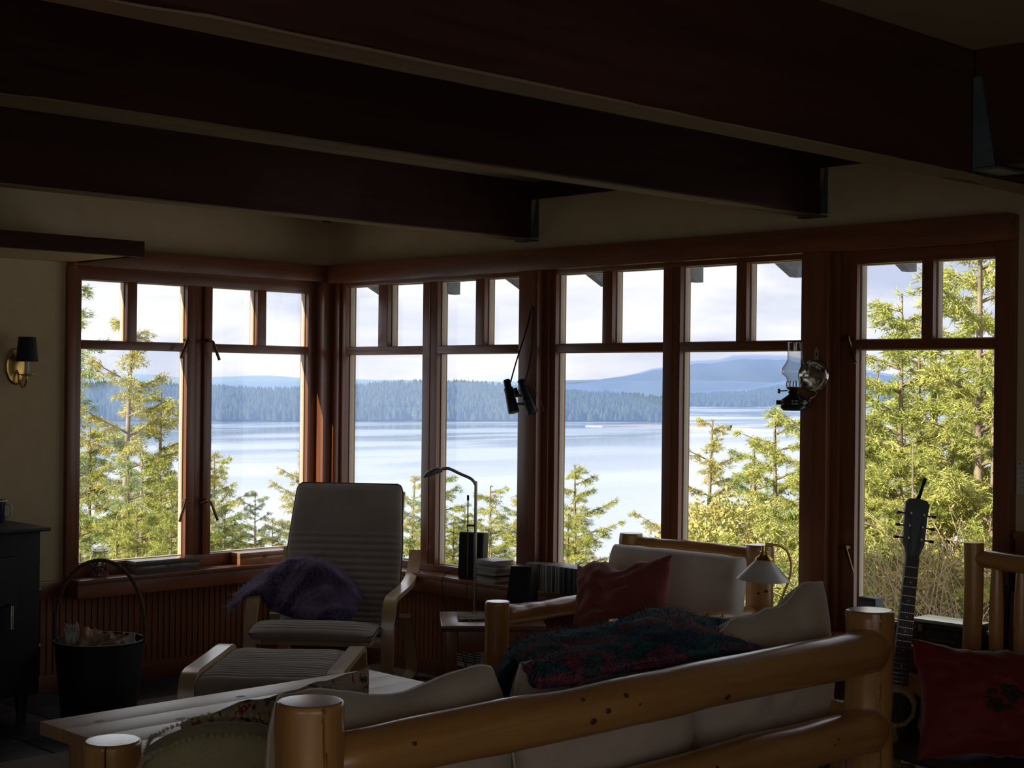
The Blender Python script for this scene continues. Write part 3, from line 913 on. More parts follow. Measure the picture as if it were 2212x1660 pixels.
for y in (Y0 + 0.10, Y1 - 0.10):
    obj('apron', B(((X0 + 0.11, y - 0.012, 0.33), (X1 - 0.11, y + 0.012, 0.408)), bev=0.002), pine['x'], ct)
for x in (X0 + 0.10, X1 - 0.10):
    obj('apron', B(((x - 0.012, Y0 + 0.11, 0.33), (x + 0.012, Y1 - 0.11, 0.408)), bev=0.002), pine['y'], ct)

# ------------------------------------------------------------------ bentwood lounge chair and footstool
def smooth_path(p, n=8):
    """Catmull-Rom through 2D/3D points"""
    P = [Vector(q) for q in p]
    P = [P[0] * 2 - P[1]] + P + [P[-1] * 2 - P[-2]]
    out = []
    for i in range(1, len(P) - 2):
        for k in range(n):
            t = k / n
            a, b, c, d = P[i - 1], P[i], P[i + 1], P[i + 2]
            out.append(0.5 * ((2 * b) + (c - a) * t + (2 * a - 5 * b + 4 * c - d) * t * t + (3 * b - a - 3 * c + d) * t ** 3))
    out.append(P[-2])
    return out
def strip(bm, path, x0, x1, th):
    """laminated strip: path of (y,z), from x0 to x1"""
    pts = smooth_path([Vector((0, y, z)) for y, z in path])
    m = len(pts)
    prev = None
    first = None
    for i, q in enumerate(pts):
        d = (pts[min(i + 1, m - 1)] - pts[max(i - 1, 0)]).normalized()
        nrm = Vector((0, -d.z, d.y)) * (th / 2)
        e = 0.003
        ring = []
        for (x, k) in ((x0, -1), (x1, -1), (x1, 1), (x0, 1)):
            ring.append(bm.verts.new((x, q.y + nrm.y * k, q.z + nrm.z * k)))
        if prev:
            for f in quad_faces(prev, ring):
                bm.faces.new(f)
        else:
            bm.faces.new(ring)
        prev = ring
    bm.faces.new(prev[::-1])
def slab(path, wfn, th, ribs=(0, 1), amp=0.006, pitch=0.032, nx=22, n=10, edge=0.35, sag=0.0):
    """upholstered pad following path (y,z); ribbed between path fractions ribs"""
    pts = smooth_path([Vector((0, y, z)) for y, z in path], n)
    m = len(pts)
    S_ = [0.0]
    for a, b in zip(pts, pts[1:]):
        S_.append(S_[-1] + (b - a).length)
    # resample
    total = S_[-1]
    cnt = int(total / 0.006)
    bm = bmesh.new()
    top, botm = [], []
    for i in range(cnt + 1):
        s = total * i / cnt
        k = max(j for j in range(m) if S_[j] <= s + 1e-9)
        k = min(k, m - 2)
        f = (s - S_[k]) / max(1e-9, S_[k + 1] - S_[k])
        q = pts[k].lerp(pts[k + 1], f)
        d = (pts[k + 1] - pts[k]).normalized()
        nr = Vector((0, -d.z, d.y))
        fr = s / total
        endt = min(1.0, math.sqrt(max(0, min(s, total - s)) / (th * 0.6) + 0.02))
        rr = 1.0 if ribs[0] <= fr <= ribs[1] else 0.0
        W = wfn(fr)
        # rounded outline at both ends
        ed = min(s, total - s)
        if ed < 0.05:
            W = W - 0.05 + math.sqrt(max(0, 0.05 ** 2 - (0.05 - ed) ** 2))
        ta, ba = [], []
        for j in range(nx + 1):
            u = -math.cos(PI * j / nx)
            prof = max(0.0, 1 - abs(u) ** 6) ** 0.5 * endt
            tt = th / 2 * (0.25 + 0.75 * prof)
            rib = amp * rr * (abs(math.sin(PI * s / pitch)) ** 0.7 - 0.6) * prof
            wob = 0.004 * noise.noise(Vector((u * 2, s * 9, 3)))
            off = -sag * (1 - u * u)
            ta.append(bm.verts.new((u * W / 2, q.y + nr.y * (tt + rib + wob + off), q.z + nr.z * (tt + rib + wob + off))))
            ba.append(bm.verts.new((u * W / 2, q.y - nr.y * (tt - off), q.z - nr.z * (tt - off))))
        top.append(ta); botm.append(ba)
    for i in range(cnt):
        for j in range(nx):
            bm.faces.new((top[i][j], top[i][j + 1], top[i + 1][j + 1], top[i + 1][j]))
            bm.faces.new((botm[i][j], botm[i + 1][j], botm[i + 1][j + 1], botm[i][j + 1]))
        bm.faces.new((top[i][0], top[i + 1][0], botm[i + 1][0], botm[i][0]))
        bm.faces.new((top[i][nx], botm[i][nx], botm[i + 1][nx], top[i + 1][nx]))
    for k in (0, cnt):
        for j in range(nx):
            bm.faces.new((top[k][j], botm[k][j], botm[k][j + 1], top[k][j + 1]))
    seam = [v.co.copy() for v in [r[0] for r in top]] + [v.co.copy() for v in top[-1]] + [r[nx].co.copy() for r in reversed(top)]
    return bm, seam
def lp(o, par):
    o.parent = par
    return o
CH_RZ = math.radians(39.0)
ch = thing('bentwood_armchair', 'bentwood armchair with tall grey ribbed cushion in the corner', 'chair', (0.63, -0.315, 0), CH_RZ)
for sx in (-1, 1):
    bm = bmesh.new()
    a, b = sx * 0.305, sx * 0.365
    strip(bm, [(-0.70, 0.012), (-0.695, 0.20), (-0.685, 0.37), (-0.66, 0.455), (-0.61, 0.490), (-0.50, 0.498), (-0.30, 0.503), (-0.15, 0.515), (-0.05, 0.545), (0.01, 0.600), (0.035, 0.66)], min(a, b), max(a, b), 0.026)
    lp(obj('arm', bm, birch, None, local=True), ch)
    bm = bmesh.new()
    strip(bm, [(-0.69, 0.030), (-0.40, 0.026), (-0.10, 0.026), (-0.02, 0.06), (-0.10, 0.20), (-0.24, 0.36)], min(a, b), max(a, b), 0.026)
    lp(obj('runner', bm, birch, None, local=True), ch)
    bm = bmesh.new()
    a, b = sx * 0.235, sx * 0.285
    strip(bm, [(-0.86, 0.315), (-0.70, 0.315), (-0.45, 0.250), (-0.32, 0.245), (-0.24, 0.32), (-0.17, 0.46), (-0.10, 0.66), (-0.04, 0.85), (0.0, 0.965)], min(a, b), max(a, b), 0.022)
    lp(obj('seat_frame', bm, birch, None, local=True), ch)
    for z in (0.10, 0.16):
        lp(obj('bolt', T([(sx * 0.366, -0.695, z), (sx * 0.371, -0.695, z)], 0.007, 10), chrome, None, local=True), ch)
for (y, z, q) in ((-0.66, 0.30, 0.02), (-0.25, 0.33, 0.02), (-0.02, 0.90, 0.02), (-0.13, 0.56, 0.02)):
    lp(obj('cross_rail', B(((-0.30 if z < 0.4 else -0.24, y - 0.012, z - 0.03), (0.30 if z < 0.4 else 0.24, y + 0.012, z + 0.0)), bev=0.003), birch, None, local=True), ch)
bm, seam = slab([(-0.875, 0.345), (-0.70, 0.362), (-0.46, 0.305), (-0.335, 0.300), (-0.255, 0.37), (-0.195, 0.50), (-0.135, 0.68), (-0.075, 0.86), (-0.025, 1.005)],
                lambda f: float(np.interp(f, [0, 0.2, 0.35, 0.5, 0.75, 1], [0.60, 0.60, 0.585, 0.60, 0.60, 0.555])), 0.066, ribs=(0.02, 0.80), amp=0.007, pitch=0.036)
cu = lp(obj('chair_cushion', bm, taupe, None, local=True, ang=60), ch)
b2 = bmesh.new()
pts = []
for q in seam:
    if not pts or (q - pts[-1]).length > 0.006:
        pts.append(q)
tube(b2, pts, 0.004, 6)
lp(obj('piping', b2, plain('dark piping', (0.05, 0.045, 0.04), 0.8), None, local=True), cu)

FS = thing('footstool', 'low bentwood footstool with ribbed grey cushion before the armchair', 'stool', (1.712, -1.556, 0), math.radians(43))
for sx in (-1, 1):
    a, b = sx * 0.255, sx * 0.320
    bm = bmesh.new()
    strip(bm, [(0.385, 0.012), (0.385, 0.20), (0.375, 0.31), (0.345, 0.365), (0.28, 0.379), (0.10, 0.379), (-0.15, 0.379), (-0.27, 0.379), (-0.335, 0.362), (-0.362, 0.31), (-0.372, 0.20), (-0.372, 0.012)], min(a, b), max(a, b), 0.024)
    lp(obj('leg_frame', bm, birch, None, local=True), FS)
    lp(obj('foot_rail', B(((min(a, b) + 0.01, -0.37, 0.02), (max(a, b) - 0.01, 0.38, 0.045)), bev=0.003), birch, None, local=True), FS)
for y in (0.27, -0.27):
    lp(obj('cross_rail', B(((-0.26, y - 0.012, 0.29), (0.26, y + 0.012, 0.33)), bev=0.003), birch, None, local=True), FS)
bm, seam = slab([(-0.375, 0.30), (-0.345, 0.335), (-0.30, 0.348), (-0.10, 0.352), (0.10, 0.352), (0.27, 0.350), (0.31, 0.345)], lambda f: 0.515, 0.06, ribs=(0.10, 0.97), amp=0.010, pitch=0.040, sag=0.004)
lp(obj('stool_cushion', bm, cloth('pale ribbed canvas', (0.34, 0.30, 0.26), (0.44, 0.395, 0.345)), None, local=True, ang=60), FS)

# throw blanket slumped over the chair's left arm (chair space)
thr_m = patches('purple mohair', [(0.32, (0.012, 0.010, 0.030)), (0.45, (0.050, 0.024, 0.066)), (0.53, (0.15, 0.11, 0.19)), (0.60, (0.055, 0.025, 0.055)), (0.70, (0.02, 0.015, 0.05))], 3.4, stretch=(1.8, 0.7, 1))
CM = Matrix.Translation((0.63, -0.315, 0)) @ Matrix.Rotation(CH_RZ, 4, 'Z')
def throw(s, t):
    x = -0.43 + 0.57 * s
    tz = [(-0.43, 0.53), (-0.41, 0.548), (-0.38, 0.565), (-0.335, 0.590), (-0.28, 0.630), (-0.21, 0.660), (-0.14, 0.655), (-0.07, 0.625), (0.0, 0.590), (0.06, 0.555), (0.10, 0.525), (0.14, 0.47)]
    h = interp(x, tz)
    y = interp(t, [(0, -0.64), (0.12, -0.63), (0.3, -0.54), (0.5, -0.44), (0.75, -0.33), (1, -0.25)])
    fl_ = interp(t, [(0, 0.0), (0.1, 0.10), (0.25, 0.42), (0.45, 0.80), (0.6, 1.0), (0.8, 0.97), (1, 0.8)])
    basez = interp(x, [(-0.43, 0.45), (-0.37, 0.50), (-0.30, 0.51), (-0.26, 0.415), (-0.1, 0.395), (0.29, 0.375)])
    z = basez + (h - basez) * fl_
    q = Vector((x * 6, y * 6, 2))
    fold = 0.030 * math.sin(11 * x - 6 * y + 2 * noise.noise(q)) * (1 if x > -0.33 else 0.4)
    z += fold * fl_ * 0.7 + 0.014 * noise.noise(q * 1.7)
    y += 0.03 * noise.noise(q + Vector((5, 1, 7)))
    x += 0.02 * noise.noise(q * 0.8 + Vector((1, 8, 3)))
    return CM @ Vector((x, y, z))
tb = obj('throw_blanket', sheet(throw, 70, 50), thr_m, None, ang=80)
tag(tb, 'dark purple mohair throw slumped over the left arm of the bentwood armchair', 'blanket')
P, N = surf_samples(tb)
N = N * np.where(N[:, 2:3] < 0, -1, 1)
thicken(tb, 0.012)
thf = leaf('purple mohair fibres', (0.14, 0.13, 0.22), (0.34, 0.28, 0.40), (0.26, 0.17, 0.26), trans=0.4)
fuzz('wool_fuzz', P, N, 9000, 0.022, 0.0006, thf, tb, rng, 0.1)
nu, nv = 70, 50
ed = [j for j in range(0, 30)]
pe = np.array([P[i] for i in ed] + [P[i] for i in range(len(P)) if i % (nv + 1) == 0 and i // (nv + 1) < 8])
fuzz('fringe', pe, np.tile(np.array([[-0.8, -0.3, -0.3]]), (len(pe), 1)), 420, 0.05, 0.0011, cloth('lilac fringe', (0.30, 0.28, 0.36), (0.42, 0.40, 0.48)), tb, rng, 0.5)

# ------------------------------------------------------------------ log armchair against the right wall
ac = thing('log_armchair', 'peeled log armchair with white cushions, under the right window', 'chair', (2.90, -0.72, 0))
q1 = logpost('post', 2.580, -0.335, 0.0, 0.90, 0.050, ac, seed=51, n=28)
q2 = logpost('post', 3.222, -0.285, 0.0, 0.90, 0.056, ac, seed=52, n=28)
q3 = logpost('post', 2.580, -1.130, 0.0, 0.68, 0.049, ac, seed=53, n=28)
q4 = logpost('post', 3.222, -1.125, 0.0, 0.68, 0.050, ac, seed=54, n=28)
for q, x, y, z, r in ((q1, 2.58, -0.335, 0.90, 0.049), (q2, 3.222, -0.285, 0.90, 0.055), (q3, 2.58, -1.13, 0.68, 0.048), (q4, 3.222, -1.125, 0.68, 0.049)):
    endgrain(x, y, z, r, q)
knots(q2, (3.222, -0.285, 0), (3.222, -0.285, 0.9), 0.056, [(0.80, 0.35, 0.012), (0.79, -0.25, 0.008)], toward=(0.7, -0.7, 0))
lograil('back_rail', (2.60, -0.325, 0.855), (3.20, -0.285, 0.855), 0.036, 0.034, ac, 'x', 55)
lograil('back_rail', (2.60, -0.325, 0.45), (3.20, -0.285, 0.45), 0.036, 0.034, ac, 'x', 56)
for x, sd in ((2.58, 57), (3.222, 58)):
    lograil('arm_rail', (x, -1.115, 0.622), (x, -0.33, 0.625), 0.040, 0.036, ac, 'y', sd)
    lograil('side_rail', (x, -1.115, 0.25), (x, -0.33, 0.25), 0.038, 0.036, ac, 'y', sd + 3)
lograil('front_rail', (2.59, -1.13, 0.25), (3.21, -1.125, 0.25), 0.040, 0.040, ac, 'x', 63)
bm, seam = pillow_mesh(w=0.60, h=0.68, t=0.16, pin=0.0, p=8, e=0.5, wr=0.004, seed=60)
o = obj('seat_cushion', bm, white_c, None, local=True, ang=70)
o.parent = ac
o.matrix_local = Matrix.Translation(Vector((2.90, -0.78, 0.375)) - ac.location) @ axes((0, 0, 0), (1, 0, 0), (0, 0, 1))
M = axes((2.925, -0.475, 0.665), (1, 0.045, 0), (0, -1, 0.17))
bm, seam = pillow_mesh(w=0.665, h=0.405, t=0.145, pin=0.0, p=9, e=0.42, wr=0.006, seed=61, rc=0.06)
o = obj('back_cushion', bm, white_c, None, local=True, ang=70)
o.parent = ac
o.matrix_local = Matrix.Translation(-ac.location) @ M
pillow('throw_pillow', 'crumpled burgundy throw pillow on the white log armchair', 'pillow', burg,
       axes((2.905, -0.77, 0.665), (1, 0.04, 0.165), (0, -1, 0.30)), w=0.475, h=0.355, t=0.19, pin=0.06, wr=0.036, seed=66, ear=0.03, top=lambda u: -0.030 * g_(u, 0.05, 0.28) + 0.012 * g_(u, -0.55, 0.3))

# ------------------------------------------------------------------ end table with its things
et = thing('end_table', 'small dark varnished end table standing askew by the wall', 'table', (1.853, -0.465, 0), math.radians(49.2))
lp(obj('table_top', B(((-0.235, -0.210, 0.432), (0.235, 0.210, 0.460)), bev=0.004), dark_table, None, local=True), et)
for x in (-0.185, 0.185):
    for y in (-0.165, 0.165):
        lp(obj('leg', B(((x - 0.024, y - 0.024, 0.0), (x + 0.024, y + 0.024, 0.432)), bev=0.003), cedar_z, None, local=True), et)
for y in (-0.165, 0.165):
    lp(obj('apron', B(((-0.161, y - 0.010, 0.335), (0.161, y + 0.010, 0.432)), bev=0.002), cedar_x, None, local=True), et)
for x in (-0.185, 0.185):
    lp(obj('apron', B(((x - 0.010, -0.141, 0.335), (x + 0.010, 0.141, 0.432)), bev=0.002), cedar_x, None, local=True), et)
EM = Matrix.Translation((1.853, -0.465, 0)) @ Matrix.Rotation(math.radians(49.2), 4, 'Z')
def at_et(x, y, z=0.0):
    return EM @ Vector((x, y, z))
rug = patches('woven mat stripes', [(0.4, (0.07, 0.055, 0.07)), (0.5, (0.30, 0.26, 0.19)), (0.6, (0.16, 0.12, 0.12))], 7.0, stretch=(0.4, 4, 1))
bm = sheet(lambda s, t: at_et(-0.155 + 0.155 * s, -0.085 + 0.17 * t, 0.466 + 0.006 * noise.noise(Vector((s * 3, t * 3, 1))) + 0.016 * max(0, t - 0.75) * s), 16, 16)
mt = obj('woven_mat', bm, rug, None)
tag(mt, 'small fringed woven mat lying on the dark end table', 'mat')
P, N = surf_samples(mt)
thicken(mt, 0.004)
pe = np.array([P[i] for i in range(len(P)) if i % 17 in (0, 16)])
fuzz('fringe', pe, np.tile(np.array([[0.0, 0.0, 0.35]]), (len(pe), 1)), 260, 0.020, 0.0012, cloth('cream fringe', (0.42, 0.36, 0.26), (0.55, 0.48, 0.36)), mt, rng, 0.1)
bk = plain('navy book cover', (0.03, 0.045, 0.12), 0.5)
cols = [(paper, 'white'), (bk, 'navy'), (plain('teal cover', (0.10, 0.16, 0.16), 0.5), 'teal'), (plain('pale blue cover', (0.35, 0.40, 0.50), 0.5), 'pale blue')]
zz = 0.4605
for k, (mm, nm) in enumerate(((cols[2]), (cols[0]), (cols[3]), (cols[1]), (cols[3]))):
    th = (0.012, 0.02, 0.014, 0.012, 0.006)[k]
    bm = bmesh.new()
    box(bm, (-0.055, -0.08, 0), (0.055, 0.08, th), 0.001)
    o = obj('book', bm, mm, None, local=True)
    c = at_et(0.075 + 0.004 * k, -0.075 + 0.005 * (k % 2), zz)
    o.location = c
    o.rotation_euler = (0, 0, math.radians(49 + (12, -4, 3, -6, 8)[k]))
    pb = lp(obj('page_block', B(((-0.0535, -0.0815, 0.002), (0.0535, 0.078, th - 0.002))), paper, None, local=True), o)
    tag(o, '%s paperback, %s of the short pile on the end table' % (nm, ('lowest', 'second from bottom', 'middle one', 'second from top', 'topmost')[k]), 'book', 'books piled on the end table')
    zz += th + 0.0006

sp2 = obj('speaker', (lambda bm: (prism(bm, [(-0.10, 0.4605), (0.075, 0.4605), (0.055, 0.685), (-0.02, 0.685)], (-0.052, 0.052), 'x'), bm)[1])(bmesh.new()), black_p, None, local=True)
sp2.location = at_et(0.150, 0.125, 0)
sp2.rotation_euler = (0, 0, math.radians(25))
tag(sp2, 'slanted black loudspeaker standing at the back of the end table', 'speaker')
bm = bmesh.new()
prism(bm, [(-0.0975, 0.475), (-0.0255, 0.675), (-0.0285, 0.676), (-0.1005, 0.476)], (-0.044, 0.044), 'x')
lp(obj('speaker_grille', bm, blackcl, None, local=True), sp2)

# floor lamp
fp = thing('floor_lamp', 'slender grey reading lamp on a floor pole behind the end table', 'lamp', (1.565, -0.302, 0))
bx, by = 1.565, -0.302
obj('base', L([(0.0, 0.0125), (0.105, 0.0125), (0.11, 0.02), (0.10, 0.03), (0.02, 0.036), (0.0, 0.036)], 28, (bx, by, 0)), grey_metal, fp)
lf = Vector((-0.70, -0.71, 0))
P0 = Vector((bx, by, 0))
path = smooth_path([P0 + Vector((0, 0, 0.03)), P0 + Vector((0, 0, 0.5)), P0 + Vector((0, 0, 1.02)), P0 + lf * 0.004 + Vector((0, 0, 1.055)), P0 + lf * 0.025 + Vector((0, 0, 1.08)), P0 + lf * 0.075 + Vector((0, 0, 1.102)), P0 + lf * 0.125 + Vector((0, 0, 1.125)), P0 + lf * 0.145 + Vector((0, 0, 1.127)), P0 + lf * 0.165 + Vector((0, 0, 1.123))], 6)
obj('pole', T(path, 0.0075, 10), chrome, fp)
hd = bmesh.new()
h0 = P0 + lf * 0.160 + Vector((0, 0, 1.118))
hp = [h0, h0 + lf * 0.02 + Vector((0, 0, 0.0)), h0 + lf * 0.05 + Vector((0, 0, -0.010)), h0 + lf * 0.075 + Vector((0, 0, -0.022)), h0 + lf * 0.092 + Vector((0, 0, -0.034))]
tube(hd, hp, [0.012, 0.024, 0.027, 0.021, 0.006], 16, flat=0.62)
obj('lamp_shade', hd, grey_metal, fp)
rd = P0 + lf * 0.037
obj('rod', T([rd + Vector((0, 0, 0.04)), rd + Vector((0, 0, 0.98))], 0.0028, 8), old_brass, fp)
obj('rod_knob', T([rd + Vector((0, 0, 0.975)), rd + Vector((0, 0, 1.0))], 0.0055, 8), black, fp)
obj('clamp', T([P0 + Vector((0, 0, 0.855)), rd + lf * 0.004 + Vector((0, 0, 0.855))], 0.005, 8), black, fp)

# wall heater grille low on the right wall
ht = thing('wall_heater', 'white louvred heater grille low on the right wall', 'heater', (1.33, -0.02, 0.095))
obj('face_plate', B(((1.08, -0.030, 0.092), (1.585, -0.0225, 0.108)), ((1.08, -0.030, 0.236), (1.585, -0.0225, 0.250)), ((1.08, -0.030, 0.108), (1.125, -0.0225, 0.236)), ((1.545, -0.030, 0.108), (1.585, -0.0225, 0.236)), ((1.325, -0.030, 0.108), (1.345, -0.0225, 0.236))), white_m, ht)
obj('back_box', B(((1.085, -0.0215, 0.094), (1.58, -0.0195, 0.247))), black, ht)
lm = None
for i in range(10):
    for (xa, xb) in ((1.125, 1.325), (1.345, 1.545)):
        if lm is None:
            o = obj('louvre', B(((0, -0.0285, 0), (0.2, -0.0235, 0.0058))), white_m, None, local=True)
            lm = o.data
        else:
            o = share('louvre', lm)
        o.parent = ht
        o.location = Vector((xa, 0, 0.110 + i * 0.0127)) - ht.location

# ------------------------------------------------------------------ things on the window sills
SZ = 0.5572
jar = thing('storage_jar', 'clip-top glass jar of shells on the left sill', 'jar', (0.075, -1.455, SZ))
obj('jar_body', L([(0.0, 0.002), (0.040, 0.002), (0.047, 0.008), (0.0475, 0.095), (0.044, 0.108), (0.037, 0.116), (0.036, 0.124)], 28, (0.075, -1.455, SZ)), lampglass, jar)
obj('lid', L([(0.0, 0.146), (0.030, 0.146), (0.037, 0.142), (0.038, 0.131), (0.034, 0.128), (0.0, 0.128)], 28, (0.075, -1.455, SZ)), lampglass, jar)
obj('rubber_ring', L([(0.036, 0.124), (0.0395, 0.124), (0.0395, 0.128), (0.036, 0.128)], 24, (0.075, -1.455, SZ)), white_m, jar)
bm = bmesh.new()
for a in (0, PI):
    tube(bm, [(0.075 + 0.041 * math.cos(a), -1.455 + 0.041 * math.sin(a), SZ + 0.10), (0.075 + 0.043 * math.cos(a), -1.455 + 0.043 * math.sin(a), SZ + 0.135), (0.075 + 0.02 * math.cos(a), -1.455 + 0.02 * math.sin(a), SZ + 0.150)], 0.0014, 6)
tube(bm, [(0.075 + 0.0405 * math.cos(a), -1.455 + 0.0405 * math.sin(a), SZ + 0.118) for a in [2 * PI * i / 24 for i in range(25)]], 0.0014, 6, caps=False)
obj('wire_clip', bm, chrome, jar)
bm = bmesh.new()
r2 = random.Random(5)
for i in range(70):
    a, q, z = r2.uniform(0, 6.28), 0.036 * math.sqrt(r2.random()), r2.uniform(0.010, 0.082)
    r = bmesh.ops.create_icosphere(bm, subdivisions=1, radius=1)
    bmesh.ops.transform(bm, verts=r['verts'], matrix=Matrix.Translation((0.075 + q * math.cos(a), -1.455 + q * math.sin(a), SZ + z)) @ Matrix.Rotation(r2.uniform(0, 3), 4, (r2.random(), r2.random(), 1)) @ Matrix.Diagonal((0.010, 0.007, 0.006, 1)))
obj('jar_filling', bm, patches('brown shells', [(0.35, (0.06, 0.025, 0.018)), (0.5, (0.22, 0.10, 0.06)), (0.65, (0.45, 0.33, 0.22))], 60), jar, kind='stuff')
def flatbox(name, label, x0, x1, y0, y1, h, mat, lidm=None):
    t = thing(name, label, 'box', ((x0 + x1) / 2, (y0 + y1) / 2, SZ))
    obj('box_body', B(((x0, y0, SZ), (x1, y1, SZ + h * 0.58)), bev=0.002), mat, t)
    obj('lid', B(((x0 - 0.001, y0 - 0.001, SZ + h * 0.60), (x1 + 0.001, y1 + 0.001, SZ + h)), bev=0.002), lidm or mat, t)
    ym = (y0 + y1) / 2
    obj('clasp', B(((x1, ym - 0.008, SZ + h * 0.48), (x1 + 0.004, ym + 0.008, SZ + h * 0.72))), old_brass, t)
    return t
dbx = wood('dark grey-brown box wood', (0.07, 0.055, 0.04), (0.13, 0.10, 0.075), axis='y', rough=0.3, coat=0.8, bump=0.05)
flatbox('wooden_box', 'dark lidded wooden box on the left sill beside the glass jar', 0.035, 0.128, -1.285, -0.915, 0.066, dbx)
flatbox('wooden_box', 'reddish lidded wooden box on the left sill behind the armchair', 0.035, 0.118, -0.655, -0.335, 0.062, wood('red box wood', (0.30, 0.13, 0.06), (0.46, 0.22, 0.11), axis='y', rough=0.3, coat=0.6, bump=0.05))

# tall black speaker on the right sill
spk = thing('speaker', 'tall flat black loudspeaker on the sill behind the reading lamp', 'speaker', (1.305, -0.075, SZ))
bm = B(((-0.070, -0.028, 0), (0.070, 0.028, 0.233)), bev=0.007)
lp(obj('cabinet', bm, black_p, None, local=True), spk)
lp(obj('speaker_grille', B(((-0.064, -0.033, 0.006), (0.064, -0.029, 0.227)), bev=0.0015), blackcl, None, local=True), spk)
lp(obj('badge', B(((0.035, -0.0345, 0.030), (0.050, -0.0332, 0.034))), chrome, None, local=True), spk)
spk.rotation_euler = (math.radians(-3.0), 0, math.radians(20))
cb = obj('cable', T(smooth_path([(1.250, -0.055, 0.59), (1.215, -0.09, 0.60), (1.175, -0.15, 0.565), (1.170, -0.158, 0.50), (1.20, -0.16, 0.40), (1.27, -0.15, 0.28), (1.34, -0.14, 0.10), (1.36, -0.14, 0.015)], 8), 0.0022, 6), black_p)
tag(cb, 'thin black cable hanging from the tall speaker down the wall', 'cable')
# compact discs lying flat
cdm = [plain('cd spine %d' % i, c, 0.4, var=0.1) for i, c in enumerate(((0.42, 0.40, 0.36), (0.16, 0.16, 0.17), (0.30, 0.29, 0.27), (0.13, 0.03, 0.03), (0.045, 0.045, 0.05), (0.36, 0.33, 0.20), (0.22, 0.24, 0.28), (0.10, 0.16, 0.20), (0.48, 0.46, 0.43), (0.20, 0.10, 0.07)))]
cdn = ['pale grey', 'charcoal', 'stone grey', 'dark red', 'black', 'straw yellow', 'blue grey', 'teal', 'off-white', 'brown']
ordn = ['first', 'second', 'third', 'fourth', 'fifth', 'sixth', 'seventh', 'eighth', 'ninth', 'tenth', 'eleventh', 'twelfth', 'thirteenth', 'fourteenth', 'fifteenth', 'sixteenth', 'seventeenth', 'eighteenth', 'nineteenth', 'twentieth']
def ordinal(i):
    if i < 20:
        return ordn[i]
    t, u = divmod(i + 1, 10)
    tens = ['', '', 'twenty', 'thirty', 'forty', 'fifty'][t]
    return (tens + '-' + ordn[u - 1]) if u else tens[:-1] + 'ieth'
cdb = B(((0, 0, 0), (0.142, 0.125, 0.0098)), bev=0.0008)
z = SZ
seq = [0, 8, 2, 4, 0, 5, 2, 8, 6, 0, 8]
for k in range(11):
    th = 0.0098
    bm = B(((-0.071, -0.0625, 0), (0.071, 0.0625, th)), bev=0.0008)
    o = obj('disc_case', bm, cdm[seq[k]], None, local=True)
    o.location = (1.478 + rnd.uniform(-0.006, 0.006), -0.082 + rnd.uniform(-0.004, 0.004), z)
    if k == 10:
        o.location.z += 0.0003
    o.rotation_euler = (0, 0, rnd.uniform(-0.14, 0.14))
    tag(o, '%s disc case lying flat on the sill, %s from the bottom of its pile' % (cdn[seq[k]], ordinal(k)), 'disc case', 'disc cases piled flat on the sill')
    z += th + 0.0003
# row of upright compact discs, spines to the room
palette = [0, 0, 2, 1, 2, 0, 2, 3, 3, 5, 1, 5, 1, 8, 6, 1, 8, 4, 4, 0, 1, 8, 7, 4, 6, 4, 3, 7, 7, 4, 6, 1, 7, 8, 7, 6, 2, 5, 7, 0, 6, 2, 8, 5, 2, 5, 0, 9, 5, 2]
x = 1.745
cw = 0.0102
base_me = {}
for i in range(50):
    c = palette[i]
    if c not in base_me:
        bm = bmesh.new()
        box(bm, (0, 0, 0), (cw - 0.0006, 0.120, 0.1245), 0.0006)
        o = obj('disc_case', bm, cdm[c], None, local=True)
        base_me[c] = o.data
    else:
        o = share('disc_case', base_me[c])
    o.location = (x, -0.138 + rnd.uniform(-0.003, 0.003), SZ)
    tag(o, '%s disc case standing upright, %s from the left in the sill row' % (cdn[c], ordinal(i)), 'disc case', 'disc cases standing in a row on the sill')
    x += cw

# binoculars on their strap
bi = thing('binoculars', 'black binoculars hanging by their strap on the cedar post', 'binoculars', (1.70, -0.13, 1.40))
def barrel(p, q):
    p, q = Vector(p), Vector(q)
    pts = [p.lerp(q, s) for s in (0, 0.03, 0.20, 0.215, 0.25, 0.56, 0.575, 0.59, 0.96, 1.0)]
    return T(pts, [0.015, 0.0175, 0.0175, 0.015, 0.0225, 0.0235, 0.021, 0.0245, 0.0275, 0.026], 18)
obj('barrel', barrel((1.612, -0.150, 1.556), (1.665, -0.150, 1.398)), black_p, bi)
obj('barrel', barrel((1.700, -0.142, 1.556), (1.768, -0.125, 1.398)), black_p, bi)
obj('hinge', B(((1.635, -0.156, 1.475), (1.725, -0.135, 1.488)), ((1.645, -0.156, 1.435), (1.74, -0.135, 1.447)), bev=0.003), black_p, bi)
obj('focus_wheel', T([(1.668, -0.148, 1.515), (1.684, -0.145, 1.475)], 0.011, 14), black_p, bi)
obj('strap', T(smooth_path([(1.640, -0.150, 1.545), (1.66, -0.13, 1.65), (1.70, -0.105, 1.80), (1.722, -0.096, 1.895), (1.730, -0.094, 1.905), (1.738, -0.096, 1.895), (1.742, -0.105, 1.75), (1.735, -0.12, 1.62), (1.722, -0.138, 1.54)], 6), 0.005, 8, flat=0.3), blackcl, bi)
obj('peg', T([(1.730, -0.086, 1.895), (1.730, -0.108, 1.899)], 0.004, 8), old_brass, bi)
# trailing second strap end
obj('strap', T(smooth_path([(1.757, -0.12, 1.54), (1.785, -0.105, 1.48), (1.808, -0.095, 1.42), (1.805, -0.093, 1.405)], 5), 0.004, 8, flat=0.3), blackcl, bi)

